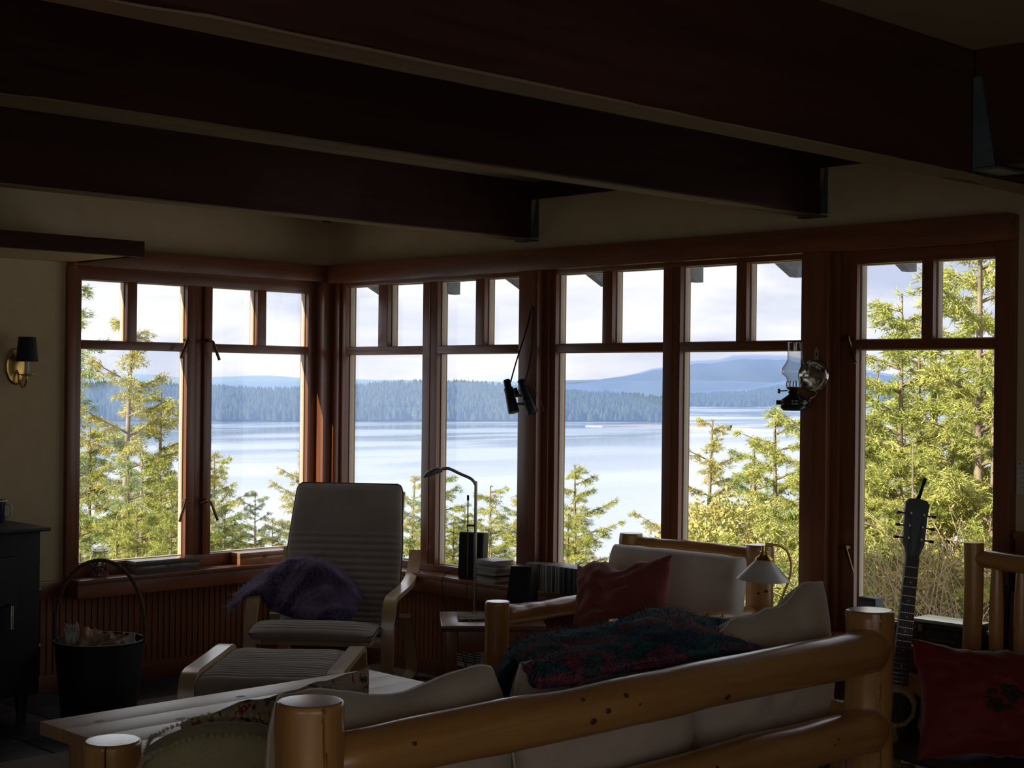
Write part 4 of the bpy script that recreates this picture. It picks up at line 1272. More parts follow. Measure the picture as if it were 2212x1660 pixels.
# oil lamp with reflector on the right cedar post
ol = thing('oil_lamp', 'wall oil lamp with glass chimney and round reflector on the right post', 'lamp', (3.33, -0.13, 1.44))
lx, ly = 3.302, -0.172
obj('reservoir', L([(0.0, 0.0), (0.045, 0.0), (0.056, 0.010), (0.058, 0.018), (0.055, 0.022), (0.059, 0.026), (0.059, 0.042), (0.055, 0.046), (0.030, 0.062), (0.022, 0.070), (0.0, 0.070)], 28, (lx, ly, 1.441)), plain('dark green glass', (0.02, 0.03, 0.03), 0.12), ol)
obj('burner', L([(0.0, 0.0), (0.024, 0.0), (0.028, 0.006), (0.022, 0.012), (0.033, 0.020), (0.031, 0.026), (0.026, 0.022), (0.0, 0.022)], 20, (lx, ly, 1.511)), old_brass, ol)
obj('wick_knob', T([(lx - 0.02, ly - 0.02, 1.522), (lx - 0.042, ly - 0.042, 1.520), (lx - 0.0421, ly - 0.0421, 1.520), (lx - 0.048, ly - 0.048, 1.5195)], [0.0025, 0.0025, 0.010, 0.010], 10), old_brass, ol)
obj('filler_cap', T([(lx - 0.038, ly - 0.038, 1.474), (lx - 0.052, ly - 0.052, 1.474)], 0.009, 12), black, ol)
for k in range(8):
    a = 2 * PI * k / 8
    obj('prong', T([(lx + 0.030 * math.cos(a), ly + 0.030 * math.sin(a), 1.530), (lx + 0.034 * math.cos(a), ly + 0.034 * math.sin(a), 1.545), (lx + 0.031 * math.cos(a), ly + 0.031 * math.sin(a), 1.560)], 0.0022, 6), old_brass, ol)
obj('chimney', L([(0.0285, 0.0), (0.0285, 0.020), (0.036, 0.042), (0.054, 0.056), (0.057, 0.066), (0.053, 0.080), (0.036, 0.104), (0.031, 0.118), (0.030, 0.16), (0.032, 0.183), (0.030, 0.1835), (0.0285, 0.16), (0.0295, 0.118), (0.0345, 0.103), (0.0515, 0.079), (0.0555, 0.066), (0.0525, 0.057), (0.0345, 0.043), (0.027, 0.020), (0.027, 0.0)], 36, (lx, ly, 1.533)), lampglass, ol)
bm = bmesh.new()
lathe(bm, [(0.0, 0.002), (0.024, 0.004), (0.050, 0.011), (0.061, 0.019), (0.065, 0.018), (0.066, 0.014), (0.055, 0.006), (0.0, -0.003)], 36)
bmesh.ops.transform(bm, verts=bm.verts[:], matrix=Matrix.Translation((3.352, -0.104, 1.583)) @ Matrix.Rotation(math.radians(12), 4, 'Z') @ Matrix.Rotation(PI / 2, 4, 'X'))
obj('reflector', bm, plain('mirror reflector', (0.75, 0.70, 0.60), 0.09, metal=1.0, var=0.03), ol)
bm = bmesh.new()
prism(bm, [(3.336, 1.640), (3.360, 1.640), (3.357, 1.660), (3.361, 1.675), (3.356, 1.688), (3.353, 1.696), (3.348, 1.702), (3.343, 1.696), (3.340, 1.688), (3.335, 1.675), (3.339, 1.660)], (-0.0895, -0.0865), 'y')
obj('hanger_plate', bm, plain('pale cast bracket', (0.42, 0.38, 0.32), 0.45, metal=0.6), ol)
obj('key_hole', B(((3.345, -0.0903, 1.664), (3.351, -0.0892, 1.678))), black, ol)
obj('bracket', T(smooth_path([(3.345, -0.088, 1.648), (3.350, -0.092, 1.58), (3.352, -0.094, 1.52), (3.348, -0.105, 1.50), (3.342, -0.125, 1.492)], 5), 0.0055, 8), old_brass, ol)
bm = bmesh.new()
tube(bm, [(lx + 0.0605 * math.cos(a), ly + 0.0605 * math.sin(a), 1.475) for a in [2 * PI * i / 28 for i in range(29)]], 0.0035, 8, caps=False)
tube(bm, [(3.342, -0.125, 1.492), (3.342, -0.128, 1.476)], 0.005, 8)
obj('bracket_ring', bm, old_brass, ol)

# brass reading lamp with opal cone, on its stand right of the armchair
st = thing('lamp_stand', 'small round pine stand carrying the brass reading lamp', 'table', (3.52, -0.62, 0))
obj('stand_top', L([(0.0, 0.545), (0.145, 0.545), (0.15, 0.555), (0.145, 0.565), (0.0, 0.565)], 32, (3.52, -0.62, 0)), tablewood, st)
obj('stand_column', L([(0.0, 0.012), (0.11, 0.012), (0.11, 0.03), (0.03, 0.05), (0.026, 0.30), (0.03, 0.545), (0.0, 0.545)], 24, (3.52, -0.62, 0)), tablewood, st)
bl_ = thing('reading_lamp', 'brass reading lamp with a white glass cone shade', 'lamp', (3.52, -0.60, 0.565))
rgt = Vector((0.70, 0.71, 0))
A0 = Vector((3.482, -0.600, 0))
obj('base', L([(0.0, 0.0), (0.06, 0.0), (0.062, 0.008), (0.03, 0.016), (0.008, 0.022), (0.0, 0.022)], 28, (3.52, -0.60, 0.565)), brass, bl_)
obj('stem', T(smooth_path([Vector((3.52, -0.60, 0.58)), A0 + rgt * 0.035 + Vector((0, 0, 0.68)), A0 + rgt * 0.062 + Vector((0, 0, 0.75)), A0 + rgt * 0.088 + Vector((0, 0, 0.82)), A0 + rgt * 0.092 + Vector((0, 0, 0.875)), A0 + rgt * 0.075 + Vector((0, 0, 0.922)), A0 + rgt * 0.040 + Vector((0, 0, 0.941)), A0 + rgt * 0.005 + Vector((0, 0, 0.942))], 6), 0.0046, 10), brass, bl_)
obj('swivel', T([A0 + rgt * 0.024 + Vector((0, 0, 0.942)), A0 - rgt * 0.005 + Vector((0, 0, 0.942))], 0.0075, 12), brass, bl_)
obj('socket_cap', L([(0.0, 0.940), (0.010, 0.940), (0.012, 0.918), (0.017, 0.916), (0.017, 0.905), (0.034, 0.890), (0.035, 0.886), (0.0, 0.886)], 24, (A0.x - 0.006, A0.y - 0.006, 0)), brass, bl_)
cn = bmesh.new()
lathe(cn, [(0.030, 0.8855), (0.101, 0.812), (0.098, 0.812), (0.027, 0.8855)], 44)
bmesh.ops.transform(cn, verts=cn.verts[:], matrix=Matrix.Translation((A0.x - 0.006, A0.y - 0.006, 0.8855)) @ Matrix.Rotation(math.radians(3), 4, 'Y') @ Matrix.Translation((0, 0, -0.8855)))
obj('lamp_shade', cn, opal, bl_)

# ------------------------------------------------------------------ right end: spindle chair, guitar, sill things, red pillow
sc = thing('spindle_chair', 'log chair with round spindles in its back, at the right edge', 'chair', (4.527, -0.733, 0), math.radians(-7))
CL = [(-0.34, 0.285), (0.34, 0.285)]
for (x, y, z1) in ((-0.34, 0.285, 1.0), (0.34, 0.285, 1.0)):
    a = obj('post', T([(x + 0.004 * math.sin(z * 9), y, z) for z in np.linspace(0, z1, 14)], [0.034 * (1 + 0.03 * math.sin(7 * z + x)) for z in np.linspace(0, z1, 14)], 22), pine['z'], None, local=True, ang=50)
    lp(a, sc)
for (x, y) in ((-0.32, -0.26), (0.34, -0.26)):
    lp(obj('post', T([(x, y, 0), (x, y, 0.2), (x, y, 0.345)], 0.032, 20), pine['z'], None, local=True), sc)
for z in (0.945, 0.40):
    lp(obj('back_rail', T([(x, 0.285, z + 0.003 * math.sin(x * 12)) for x in np.linspace(-0.33, 0.33, 14)], [0.022 if abs(x) > 0.29 else 0.032 for x in np.linspace(-0.33, 0.33, 14)], 18), pine['x'], None, local=True), sc)
for i in range(6):
    x = -0.243 + i * 0.0975
    lp(obj('spindle', T([(x, 0.285, z) for z in np.linspace(0.41, 0.935, 8)], [0.016, 0.022, 0.0245, 0.025, 0.025, 0.0245, 0.022, 0.016], 16), pine['z'], None, local=True), sc)
for y in (-0.26,):
    lp(obj('seat_rail', T([(-0.32, y, 0.29), (0.34, y, 0.29)], 0.028, 16), pine['x'], None, local=True), sc)
for x in (-0.325, 0.34):
    lp(obj('seat_rail', T([(x, -0.26, 0.30), (x, 0.285, 0.30)], 0.026, 16), pine['y'], None, local=True), sc)
bm, seam = pillow_mesh(w=0.62, h=0.52, t=0.07, pin=0.0, p=7, e=0.5, wr=0.004, seed=70)
o = obj('seat_pad', bm, plain('dark brown pad', (0.045, 0.022, 0.018), 0.8), None, local=True)
o.parent = sc
o.matrix_local = axes((0.01, 0.0, 0.355), (1, 0, 0), (0, 0, 1))
rp, rseam = pillow('throw_pillow', 'red silk pillow with dark embroidered patch and ruffled corners', 'pillow', redc,
       axes((4.515, -0.865, 0.555), (0.72, 0.69, -0.02), (0.68, -0.70, 0.42)), w=0.41, h=0.36, t=0.16, pin=0.06, wr=0.030, seed=73, ear=0.09, top=lambda u: -0.012 * (u + 1))
emb = plain('dark embroidery', (0.02, 0.008, 0.008), 0.8, var=0.3)
bm = bmesh.new()
for i in range(34):
    u, v = rnd.uniform(-1, 1), rnd.uniform(-1, 1)
    if u * u + v * v > 1:
        continue
    x, z = 0.035 + 0.062 * u, -0.005 + 0.036 * v + 0.012 * u
    yy = 0.080 * max(0, (1 - (x / 0.21) ** 2) * (1 - (z / 0.185) ** 2)) ** 0.5
    r = bmesh.ops.create_icosphere(bm, subdivisions=1, radius=1)
    bmesh.ops.transform(bm, verts=r['verts'], matrix=Matrix.Translation((x, -yy - 0.003, z)) @ Matrix.Diagonal((0.016, 0.006, 0.010, 1)))
eo = obj('embroidery', bm, emb, None, local=True)
eo.parent = rp

# acoustic guitar on a stand
gt = thing('guitar', 'acoustic guitar with dark pickguard, upright beside the sofa end', 'guitar', (4.145, -0.86, 0))
gv = [Vector((-0.71, -0.70, 0)).normalized()]
gv.append(Vector((0.70, -0.71, 0.16)).normalized())
gv.append(gv[0].cross(gv[1]))
gM = Matrix.Translation((4.185, -0.835, 0.475)) @ Matrix((gv[0], gv[1], gv[2])).transposed().to_4x4() @ Matrix.Rotation(math.radians(-7.6), 4, 'Y')
# guitar space: X across, Y toward viewer (front), Z along neck; origin = sound hole centre on the front plate
def gp(n_, bm, mat, par=None):
    bmesh.ops.transform(bm, verts=bm.verts[:], matrix=Matrix.Translation(-gt.location) @ gM)
    o = obj(n_, bm, mat, None, local=True)
    o.parent = par or gt
    return o
out = smooth_path([Vector((0, 0.115, 0)), Vector((0.07, 0.118, 0)), Vector((0.125, 0.09, 0)), Vector((0.142, 0.03, 0)), Vector((0.122, -0.045, 0)), Vector((0.125, -0.09, 0)), Vector((0.165, -0.145, 0)), Vector((0.196, -0.215, 0)), Vector((0.185, -0.30, 0)), Vector((0.12, -0.36, 0)), Vector((0, -0.375, 0))], 5)
half = [(q.x, q.y) for q in out]
poly = half + [(-x, z) for x, z in reversed(half[1:-1])]
bm = bmesh.new()
prism(bm, [(x * 0.995, z) for x, z in poly], (-0.10, -0.004), 'y')
body = gp('body', bm, wood('dark guitar sides', (0.06, 0.025, 0.012), (0.12, 0.05, 0.025), 'z', rough=0.25))
bm = bmesh.new()
prism(bm, poly, (-0.004, 0.0), 'y')
gp('soundboard', bm, wood('golden spruce top', (0.50, 0.30, 0.12), (0.62, 0.40, 0.18), 'z', rough=0.25, bump=0.03), body)
bm = bmesh.new()
lathe(bm, [(0.0, 0.0), (0.050, 0.0), (0.050, 0.0008), (0.0, 0.0008)], 32)
bmesh.ops.transform(bm, verts=bm.verts[:], matrix=Matrix.Rotation(-PI / 2, 4, 'X'))
gp('sound_hole', bm, black, body)
bm = bmesh.new()
lathe(bm, [(0.052, 0.0), (0.064, 0.0), (0.064, 0.0012), (0.052, 0.0012)], 40)
bmesh.ops.transform(bm, verts=bm.verts[:], matrix=Matrix.Rotation(-PI / 2, 4, 'X'))
gp('rosette', bm, plain('pale rosette', (0.62, 0.50, 0.30), 0.4, var=0.3, scale=120), body)
bm = bmesh.new()
prism(bm, [(-a_, b_) for a_, b_ in [(0.050, 0.06), (0.075, 0.045), (0.080, -0.01), (0.072, -0.05), (0.105, -0.10), (0.11, -0.15), (0.07, -0.165), (0.02, -0.12), (0.005, -0.066), (0.035, -0.055), (0.062, -0.02), (0.064, 0.03)]], (0.0002, 0.0018), 'y')
gp('pickguard', bm, black_p, body)
bm = bmesh.new()
box(bm, (-0.08, 0.0, -0.20), (0.08, 0.008, -0.175), 0.002)
gp('bridge', bm, dark_table, body)
bm = bmesh.new()
prism(bm, [(-0.0275, 0.075), (0.0275, 0.075), (0.0215, 0.505), (-0.0215, 0.505)], (0.002, 0.010), 'y')
fbd = gp('fingerboard', bm, plain('rosewood fingerboard', (0.045, 0.028, 0.022), 0.45))
bm = bmesh.new()
prism(bm, [(-0.026, 0.11), (0.026, 0.11), (0.020, 0.505), (-0.020, 0.505)], (-0.018, 0.002), 'y')
neck = gp('neck', bm, wood('mahogany neck', (0.08, 0.035, 0.018), (0.15, 0.07, 0.035), 'z'))
sc_len = 0.648
nut = 0.505
for k in range(1, 20):
    zf = nut - sc_len * (1 - 2 ** (-k / 12.0))
    if zf < 0.078:
        break
    hw = 0.0215 + 0.006 * (nut - zf) / 0.43
    bm = bmesh.new()
    box(bm, (-hw, 0.010, zf - 0.0009), (hw, 0.0114, zf + 0.0009))
    gp('fret', bm, chrome, fbd)
for k in (3, 5, 7, 9, 12, 15):
    z0, z1 = nut - sc_len * (1 - 2 ** (-(k - 1) / 12.0)), nut - sc_len * (1 - 2 ** (-k / 12.0))
    bm = bmesh.new()
    lathe(bm, [(0.0, 0.0), (0.0034, 0.0), (0.0034, 0.0007), (0.0, 0.0007)], 10)
    bmesh.ops.transform(bm, verts=bm.verts[:], matrix=Matrix.Translation((0, 0.010, (z0 + z1) / 2)) @ Matrix.Rotation(-PI / 2, 4, 'X'))
    gp('inlay_dot', bm, white_m, fbd)
bm = bmesh.new()
prism(bm, [(-0.021, 0.505), (0.021, 0.505), (0.026, 0.53), (0.036, 0.548), (0.0385, 0.60), (0.041, 0.66), (0.040, 0.685), (0.030, 0.700), (0.0, 0.703), (-0.030, 0.698), (-0.040, 0.685), (-0.037, 0.665), (-0.036, 0.60), (-0.036, 0.548), (-0.028, 0.528)], (-0.016, 0.002), 'y')
hs = gp('headstock', bm, plain('dark headstock', (0.025, 0.03, 0.025), 0.3))
for sx in (-1, 1):
    for k, z in enumerate((0.565, 0.607, 0.649)):
        bm = bmesh.new()
        tube(bm, [(sx * 0.030, -0.008, z), (sx * 0.052, -0.008, z)], 0.0028, 8)
        tube(bm, [(sx * 0.052, -0.008, z), (sx * 0.0521, -0.008, z), (sx * 0.066, -0.008, z), (sx * 0.068, -0.008, z)], [0.003, 0.0095, 0.0095, 0.004], 10, flat=0.55)
        gp('tuning_peg', bm, chrome if k else old_brass, hs)
        bm = bmesh.new()
        tube(bm, [(sx * 0.022, 0.002, z), (sx * 0.022, 0.012, z)], 0.004, 10)
        gp('string_post', bm, chrome, hs)
bm = bmesh.new()
for k in range(6):
    xs = -0.016 + k * 0.0064
    tube(bm, [(xs * 1.55, 0.0095, -0.185), (xs, 0.0125, 0.505)], 0.0006, 4)
    tube(bm, [(xs, 0.0125, 0.505), (0.022 * (-1 if k < 3 else 1), 0.008, (0.565, 0.607, 0.649, 0.649, 0.607, 0.565)[k])], 0.0006, 4)
gp('strings', bm, chrome)
bm = bmesh.new()
tube(bm, [(0.0, -0.01, 0.70), (-0.006, -0.006, 0.72), (-0.010, -0.004, 0.745), (-0.016, 0.0, 0.775)], [0.008, 0.006, 0.005, 0.006], 8)
gp('strap_end', bm, blackcl)
gs = thing('guitar_stand', 'black tubular stand under the guitar beside the sofa', 'stand', (4.12, -0.86, 0))
base_p = gM @ Vector((0, -0.05, -0.385))
c0 = Vector((base_p.x, base_p.y, base_p.z))
rx = Vector((0.71, 0.70, 0)); fx = Vector((0.70, -0.71, 0))
bm = bmesh.new()
for s in (-1, 1):
    tube(bm, smooth_path([c0 + rx * (0.17 * s) + fx * 0.10 + Vector((0, 0, -c0.z + 0.022)), c0 + rx * (0.08 * s) + fx * 0.02 + Vector((0, 0, -0.03)), c0 + rx * (0.05 * s) - fx * 0.06 + Vector((0, 0, -0.012))], 5), 0.008, 8)
    tube(bm, smooth_path([c0 + rx * (0.07 * s) - fx * 0.06 + Vector((0, 0, -0.012)), c0 + rx * (0.07 * s) + fx * 0.07 + Vector((0, 0, -0.012)), c0 + rx * (0.07 * s) + fx * 0.085 + Vector((0, 0, 0.02))], 5), 0.008, 8)
tube(bm, [c0 + rx * -0.075 - fx * 0.05 + Vector((0, 0, -0.012)), c0 + rx * 0.075 - fx * 0.05 + Vector((0, 0, -0.012))], 0.008, 8)
tube(bm, [c0 - fx * 0.05 + Vector((0, 0, -0.012)), c0 - fx * 0.17 + Vector((0, 0, -c0.z + 0.022))], 0.008, 8)
obj('stand_frame', bm, black, gs)
# silver lidded case and flat metal panel on the right sill
ca = thing('tool_case', 'dark clasped equipment case on the sill right of the guitar', 'case', (3.96, -0.085, SZ))
obj('case_body', B(((3.835, -0.142, SZ), (4.085, -0.030, SZ + 0.072)), bev=0.004), plain('worn olive case', (0.055, 0.055, 0.045), 0.6, var=0.35, scale=30), ca)
obj('case_lid', B(((3.835, -0.142, SZ + 0.0735), (4.085, -0.030, SZ + 0.094)), bev=0.003), plain('worn olive lid', (0.075, 0.078, 0.06), 0.6, var=0.35, scale=30), ca)
for x in (3.865, 4.05):
    obj('clasp', B(((x - 0.009, -0.1465, SZ + 0.060), (x + 0.009, -0.1425, SZ + 0.086))), chrome, ca)
obj('label_plate', B(((3.90, -0.1435, SZ + 0.030), (4.01, -0.1423, SZ + 0.038))), plain('faded plate', (0.14, 0.14, 0.12), 0.5), ca)
pn = obj('metal_panel', B(((3.828, -0.150, SZ + 0.0945), (4.092, -0.026, SZ + 0.107)), bev=0.003), plain('pale silver panel', (0.82, 0.82, 0.84), 0.25, metal=0.4, var=0.05))
tag(pn, 'flat pale silver panel lying on top of the dark equipment case', 'panel')
gb = thing('small_radio', 'small grey box radio on the sill left of the guitar neck', 'radio', (3.60, -0.075, SZ))
obj('radio_body', B(((3.565, -0.105, SZ), (3.645, -0.045, SZ + 0.155)), bev=0.006), plain('grey radio', (0.10, 0.115, 0.125), 0.5), gb)
obj('radio_dial', B(((3.575, -0.1075, SZ + 0.11), (3.635, -0.1045, SZ + 0.14))), plain('radio dial', (0.20, 0.22, 0.24), 0.3), gb)
for k, (dx, cc, h) in enumerate(((0.0, 'black', 0.27), (0.035, 'brown', 0.25), (0.062, 'pale', 0.26))):
    mm = {'black': black_p, 'brown': plain('brown binder', (0.10, 0.045, 0.025), 0.6), 'pale': plain('pale binder', (0.30, 0.27, 0.22), 0.6)}[cc]
    bm = bmesh.new()
    box(bm, (-0.014, -0.055, 0), (0.014, 0.055, h), 0.002)
    o = obj('binder', bm, mm, None, local=True)
    o.location = (4.205 + dx, -0.105, SZ + 0.0015)
    o.rotation_euler = (0, math.radians(3), 0)
    lp(obj('page_block', B(((-0.011, -0.0525, 0.004), (0.011, 0.0562, h - 0.004))), paper, None, local=True), o)
    tag(o, '%s binder leaning upright on the sill behind the spindle chair' % {'black': 'black', 'brown': 'brown', 'pale': 'pale cream'}[cc], 'binder', 'binders behind the spindle chair')
sb = struct('trim_13', B(((4.16, -0.165, 0.533), (4.60, -0.04, 0.557)), ((4.16, -0.16, 0.466), (4.60, -0.04, 0.533)), bev=0.003), cedar_x, 'end of the cedar sill by the binders')
nt_ = thing('notice_sheet', 'white paper sheet pinned on the wall at the right edge', 'sheet', (4.23, -0.004, 1.14))
obj('paper_sheet', B(((4.177, -0.0035, 1.150), (4.300, -0.0005, 1.268))), paper, nt_)
for i in range(5):
    obj('text_line', B(((4.190, -0.0041, 1.245 - i * 0.018), (4.285, -0.0034, 1.2475 - i * 0.018))), plain('grey print', (0.25, 0.25, 0.25), 0.8), nt_)
obj('pin', T([(4.19, -0.003, 1.262), (4.19, -0.010, 1.262)], 0.003, 8), old_brass, nt_)

# ------------------------------------------------------------------ left: stove, kettle, log bucket, wall sconce
sv = thing('wood_stove', 'black cast iron wood stove at the left edge', 'stove', (0.345, -2.42, 0))
sx0, sx1, sy0, sy1 = 0.06, 0.62, -2.86, -2.055
obj('stove_top', B(((sx0 - 0.02, sy0 - 0.03, 0.862), (sx1 + 0.03, sy1 + 0.035, 0.880)), bev=0.005), plain('cast iron top', (0.010, 0.011, 0.013), 0.5, var=0.2), sv)
obj('stove_body', B(((sx0, sy0, 0.14), (sx1, sy1, 0.862)), bev=0.008), black, sv)
obj('stove_door', B(((sx1 + 0.0005, sy0 + 0.12, 0.30), (sx1 + 0.022, sy1 - 0.12, 0.76)), bev=0.006), black, sv)
obj('door_handle', T([(sx1 + 0.02, sy1 - 0.16, 0.55), (sx1 + 0.055, sy1 - 0.16, 0.55), (sx1 + 0.055, sy1 - 0.16, 0.45)], 0.009, 10), chrome, sv)
for x in (sx0 + 0.05, sx1 - 0.05):
    for y in (sy0 + 0.06, sy1 - 0.06):
        obj('leg', T([(x, y, 0.0115), (x, y, 0.04), (x, y, 0.14)], [0.022, 0.018, 0.032], 12), black, sv)
for z in (0.35, 0.60):
    obj('hinge', T([(sx1 - 0.02, sy1 + 0.001, z), (sx1 - 0.02, sy1 + 0.012, z)], 0.008, 10), chrome, sv)
kt = thing('kettle', 'dark mug-like kettle with pale rim on the stove top', 'kettle', (0.36, -2.30, 0.88))
kc = (0.30, -2.105, 0.8805)
kt.location = kc
obj('kettle_body', L([(0.0, 0.0), (0.030, 0.0), (0.036, 0.006), (0.040, 0.05), (0.043, 0.098), (0.040, 0.099), (0.036, 0.05), (0.0, 0.012)], 26, kc), plain('dark blue enamel', (0.02, 0.03, 0.06), 0.25), kt)
obj('rim', L([(0.0405, 0.096), (0.0445, 0.096), (0.0445, 0.102), (0.0405, 0.102)], 26, kc), white_m, kt)
obj('handle', T(smooth_path([(kc[0] + 0.03, kc[1] + 0.029, 0.965), (kc[0] + 0.047, kc[1] + 0.045, 0.955), (kc[0] + 0.046, kc[1] + 0.044, 0.915), (kc[0] + 0.028, kc[1] + 0.027, 0.90)], 6), 0.005, 8), white_m, kt)
# log bucket
bc = (0.672, -1.790, 0.0118)
bu = thing('kindling_bucket', 'round black kindling basket with a tall rope handle', 'basket', bc)
obj('bucket_body', L([(0.0, 0.0), (0.155, 0.0), (0.165, 0.01), (0.185, 0.20), (0.197, 0.338), (0.203, 0.342), (0.203, 0.350), (0.194, 0.350), (0.18, 0.20), (0.155, 0.015), (0.0, 0.012)], 44, bc), black, bu)
vd = Vector((0.701, 0.713, 0))
hp = []
for i in range(41):
    a = PI * i / 40
    hp.append(Vector((bc[0], bc[1], 0.345)) + vd * (-0.205 * math.cos(a)) + Vector((0, 0, 0.372 * math.sin(a) ** 0.75)))
bm = bmesh.new()
for ph in range(3):
    strand = []
    for i in range(121):
        t = i / 120 * 40
        k = min(39, int(t))
        p = hp[k].lerp(hp[k + 1], t - k)
        d = (hp[k + 1] - hp[k]).normalized()
        _, a, b = frame_of(d) if abs(d.z) < 0.9 else (None, Vector((0.713, -0.701, 0)), d.cross(Vector((0.713, -0.701, 0))))
        q = 2 * PI * (i / 120 * 22) + ph * 2 * PI / 3
        nn = Vector((0.713, -0.701, 0))
        mm = d.cross(nn).normalized()
        strand.append(p + nn * (0.0048 * math.cos(q)) + mm * (0.0048 * math.sin(q)))
    tube(bm, strand, 0.0056, 6)
obj('rope_handle', bm, plain('brown rope', (0.10, 0.055, 0.03), 0.75, var=0.3), bu)
for k, (dx, dy, rz, tx, ty, w_, h_, mm, lb) in enumerate(((-0.115, -0.075, 0.6, 0.25, 0.1, 0.075, 0.17, paper, 'torn white paper sheet standing at the left of the basket'), (-0.02, -0.02, 0.9, -0.5, 0.3, 0.13, 0.12, brown_paper, 'crumpled brown paper in the middle of the basket'), (0.05, 0.02, 0.5, -0.9, -0.1, 0.12, 0.11, brown_paper, 'brown paper scrap in the right half of the basket'), (0.10, 0.085, 0.8, -0.6, -0.3, 0.08, 0.07, paper, 'small white paper scrap at the right rim of the basket'))):
    def shf(s, t, w_=w_, h_=h_, k=k):
        jag = 0.03 * noise.noise(Vector((s * 6, k * 3.1, t > 0.9)))
        return (w_ * (s - 0.5) + 0.01 * noise.noise(Vector((s * 3, t * 3, k))), 0.022 * noise.noise(Vector((s * 3.5, t * 3.5, k + 7))), h_ * (t - 0.5) + (jag if t > 0.5 else 0))
    o = obj('paper_scrap', sheet(shf, 14, 14), mm, None, local=True, ang=25)
    thicken(o, 0.0012)
    o.location = (bc[0] + dx, bc[1] + dy, 0.345)
    o.rotation_euler = (tx, ty, rz)
    tag(o, lb, 'paper', 'paper scraps in the kindling basket')
# candle sconce
sn = thing('wall_sconce', 'brass candle sconce with black shade on the left wall', 'sconce', (0.0, -1.87, 1.60))
bm = bmesh.new()
lathe(bm, [(0.0, 0.014), (0.020, 0.013), (0.038, 0.008), (0.050, 0.010), (0.055, 0.004), (0.055, 0.0), (0.0, 0.0)], 40)
bmesh.ops.transform(bm, verts=bm.verts[:], matrix=Matrix.Translation((0.0015, -1.873, 1.595)) @ Matrix.Rotation(PI / 2, 4, 'Y') @ Matrix.Diagonal((1.62, 1.0, 1, 1)))
obj('wall_plate', bm, brass, sn)
cx_, cy_ = 0.105, -1.868
obj('arm', T(smooth_path([(0.012, -1.873, 1.575), (0.028, -1.873, 1.555), (0.035, -1.872, 1.522), (0.060, -1.870, 1.497), (0.088, -1.869, 1.503), (0.102, -1.868, 1.53), (0.105, -1.868, 1.548)], 6), 0.0052, 10), brass, sn)
obj('drip_pan', L([(0.0, 1.548), (0.020, 1.548), (0.036, 1.556), (0.037, 1.559), (0.0, 1.553)], 24, (cx_, cy_, 0)), brass, sn)
obj('candle', L([(0.0, 1.553), (0.0105, 1.553), (0.0105, 1.66), (0.0, 1.66)], 16, (cx_, cy_, 0)), white_m, sn)
obj('lamp_shade', L([(0.052, 1.618), (0.040, 1.735), (0.0385, 1.735), (0.0505, 1.618)], 32, (cx_, cy_, 0)), plain('black card shade', (0.012, 0.012, 0.014), 0.7), sn)

# ------------------------------------------------------------------ outdoors: shore, water, islands, haze, trees
FX, RX = Vector((-0.7132, 0.7010, 0)), Vector((0.7010, 0.7132, 0))   # bay axis and its right-hand normal
def bay(D, o, z):
    return Vector((EYE.x, EYE.y, 0)) + FX * D + RX * o + Vector((0, 0, z))
WZ = -38.5
def tab(x, t):
    return float(np.interp(x, [a for a, _ in t], [b for _, b in t]))
def gz(D, o):
    z = -3.0 - 0.42 * max(0.0, D - 9.0) + 1.25 * min(max(0.0, o - 1.2), 5.0) * max(0, min(1, (20 - D) / 8))
    return max(z, WZ - 1.5) - (0 if D > 8.9 else 0)
Dv = [9.2, 10, 11, 12, 13, 14, 16, 18, 20, 23, 27, 32, 38, 46, 60, 80, 96]
ov = [-60, -40, -28, -20, -14, -10, -7, -5, -3.5, -2, -1, 0, 1, 2, 3, 4, 5, 6, 8, 11, 16, 25, 40, 60]
V, F = [], []
for a in Dv:
    for b in ov:
        V.append(bay(a, b, gz(a, b) + 0.25 * fbm((a * 0.4, b * 0.4, 2))))
nb_ = len(ov)
for i in range(len(Dv) - 1):
    for j in range(nb_ - 1):
        F.append((i * nb_ + j, i * nb_ + j + 1, (i + 1) * nb_ + j + 1, (i + 1) * nb_ + j))
V = [v for v in V]
gr = raw('ground', [tuple(v) for v in V], F, patches('slope undergrowth', [(0.35, (0.05, 0.045, 0.02)), (0.5, (0.16, 0.13, 0.06)), (0.65, (0.24, 0.20, 0.10))], 2.5, detail=8), None, 'structure', True)
gr['label'] = 'brushy slope falling away to the water'

wm, wt_, wb = base('bay water', 0.13, 0.5)
wb.inputs['Base Color'].default_value = (0.38, 0.44, 0.53, 1)
wb.inputs['IOR'].default_value = 1.33
co = nd(wt_, 'ShaderNodeTexCoord')
mp_ = nd(wt_, 'ShaderNodeMapping')
mp_.inputs['Rotation'].default_value = (0, 0, math.radians(45.5))
mp_.inputs['Scale'].default_value = (0.010, 0.0035, 1)
nz = nd(wt_, 'ShaderNodeTexNoise', i_Scale=1.0, i_Detail=3.0)
rr_ = ramp(wt_, [(0.42, (0.05, 0.05, 0.05)), (0.62, (0.30, 0.30, 0.30))])
n3 = nd(wt_, 'ShaderNodeTexNoise', i_Scale=0.35, i_Detail=5.0)
bp = nd(wt_, 'ShaderNodeBump', i_Strength=0.10, i_Distance=0.5)
for a, b in ((co.outputs['Object'], mp_.inputs[0]), (mp_.outputs[0], nz.inputs['Vector']), (nz.outputs['Fac'], rr_.inputs[0]), (rr_.outputs[0], wb.inputs['Roughness']), (co.outputs['Object'], n3.inputs['Vector']), (n3.outputs['Fac'], bp.inputs['Height']), (bp.outputs[0], wb.inputs['Normal'])):
    wt_.links.new(a, b)
wq = [bay(70, -2500, WZ), bay(70, 2500, WZ), bay(14000, 9000, WZ), bay(14000, -9000, WZ)]
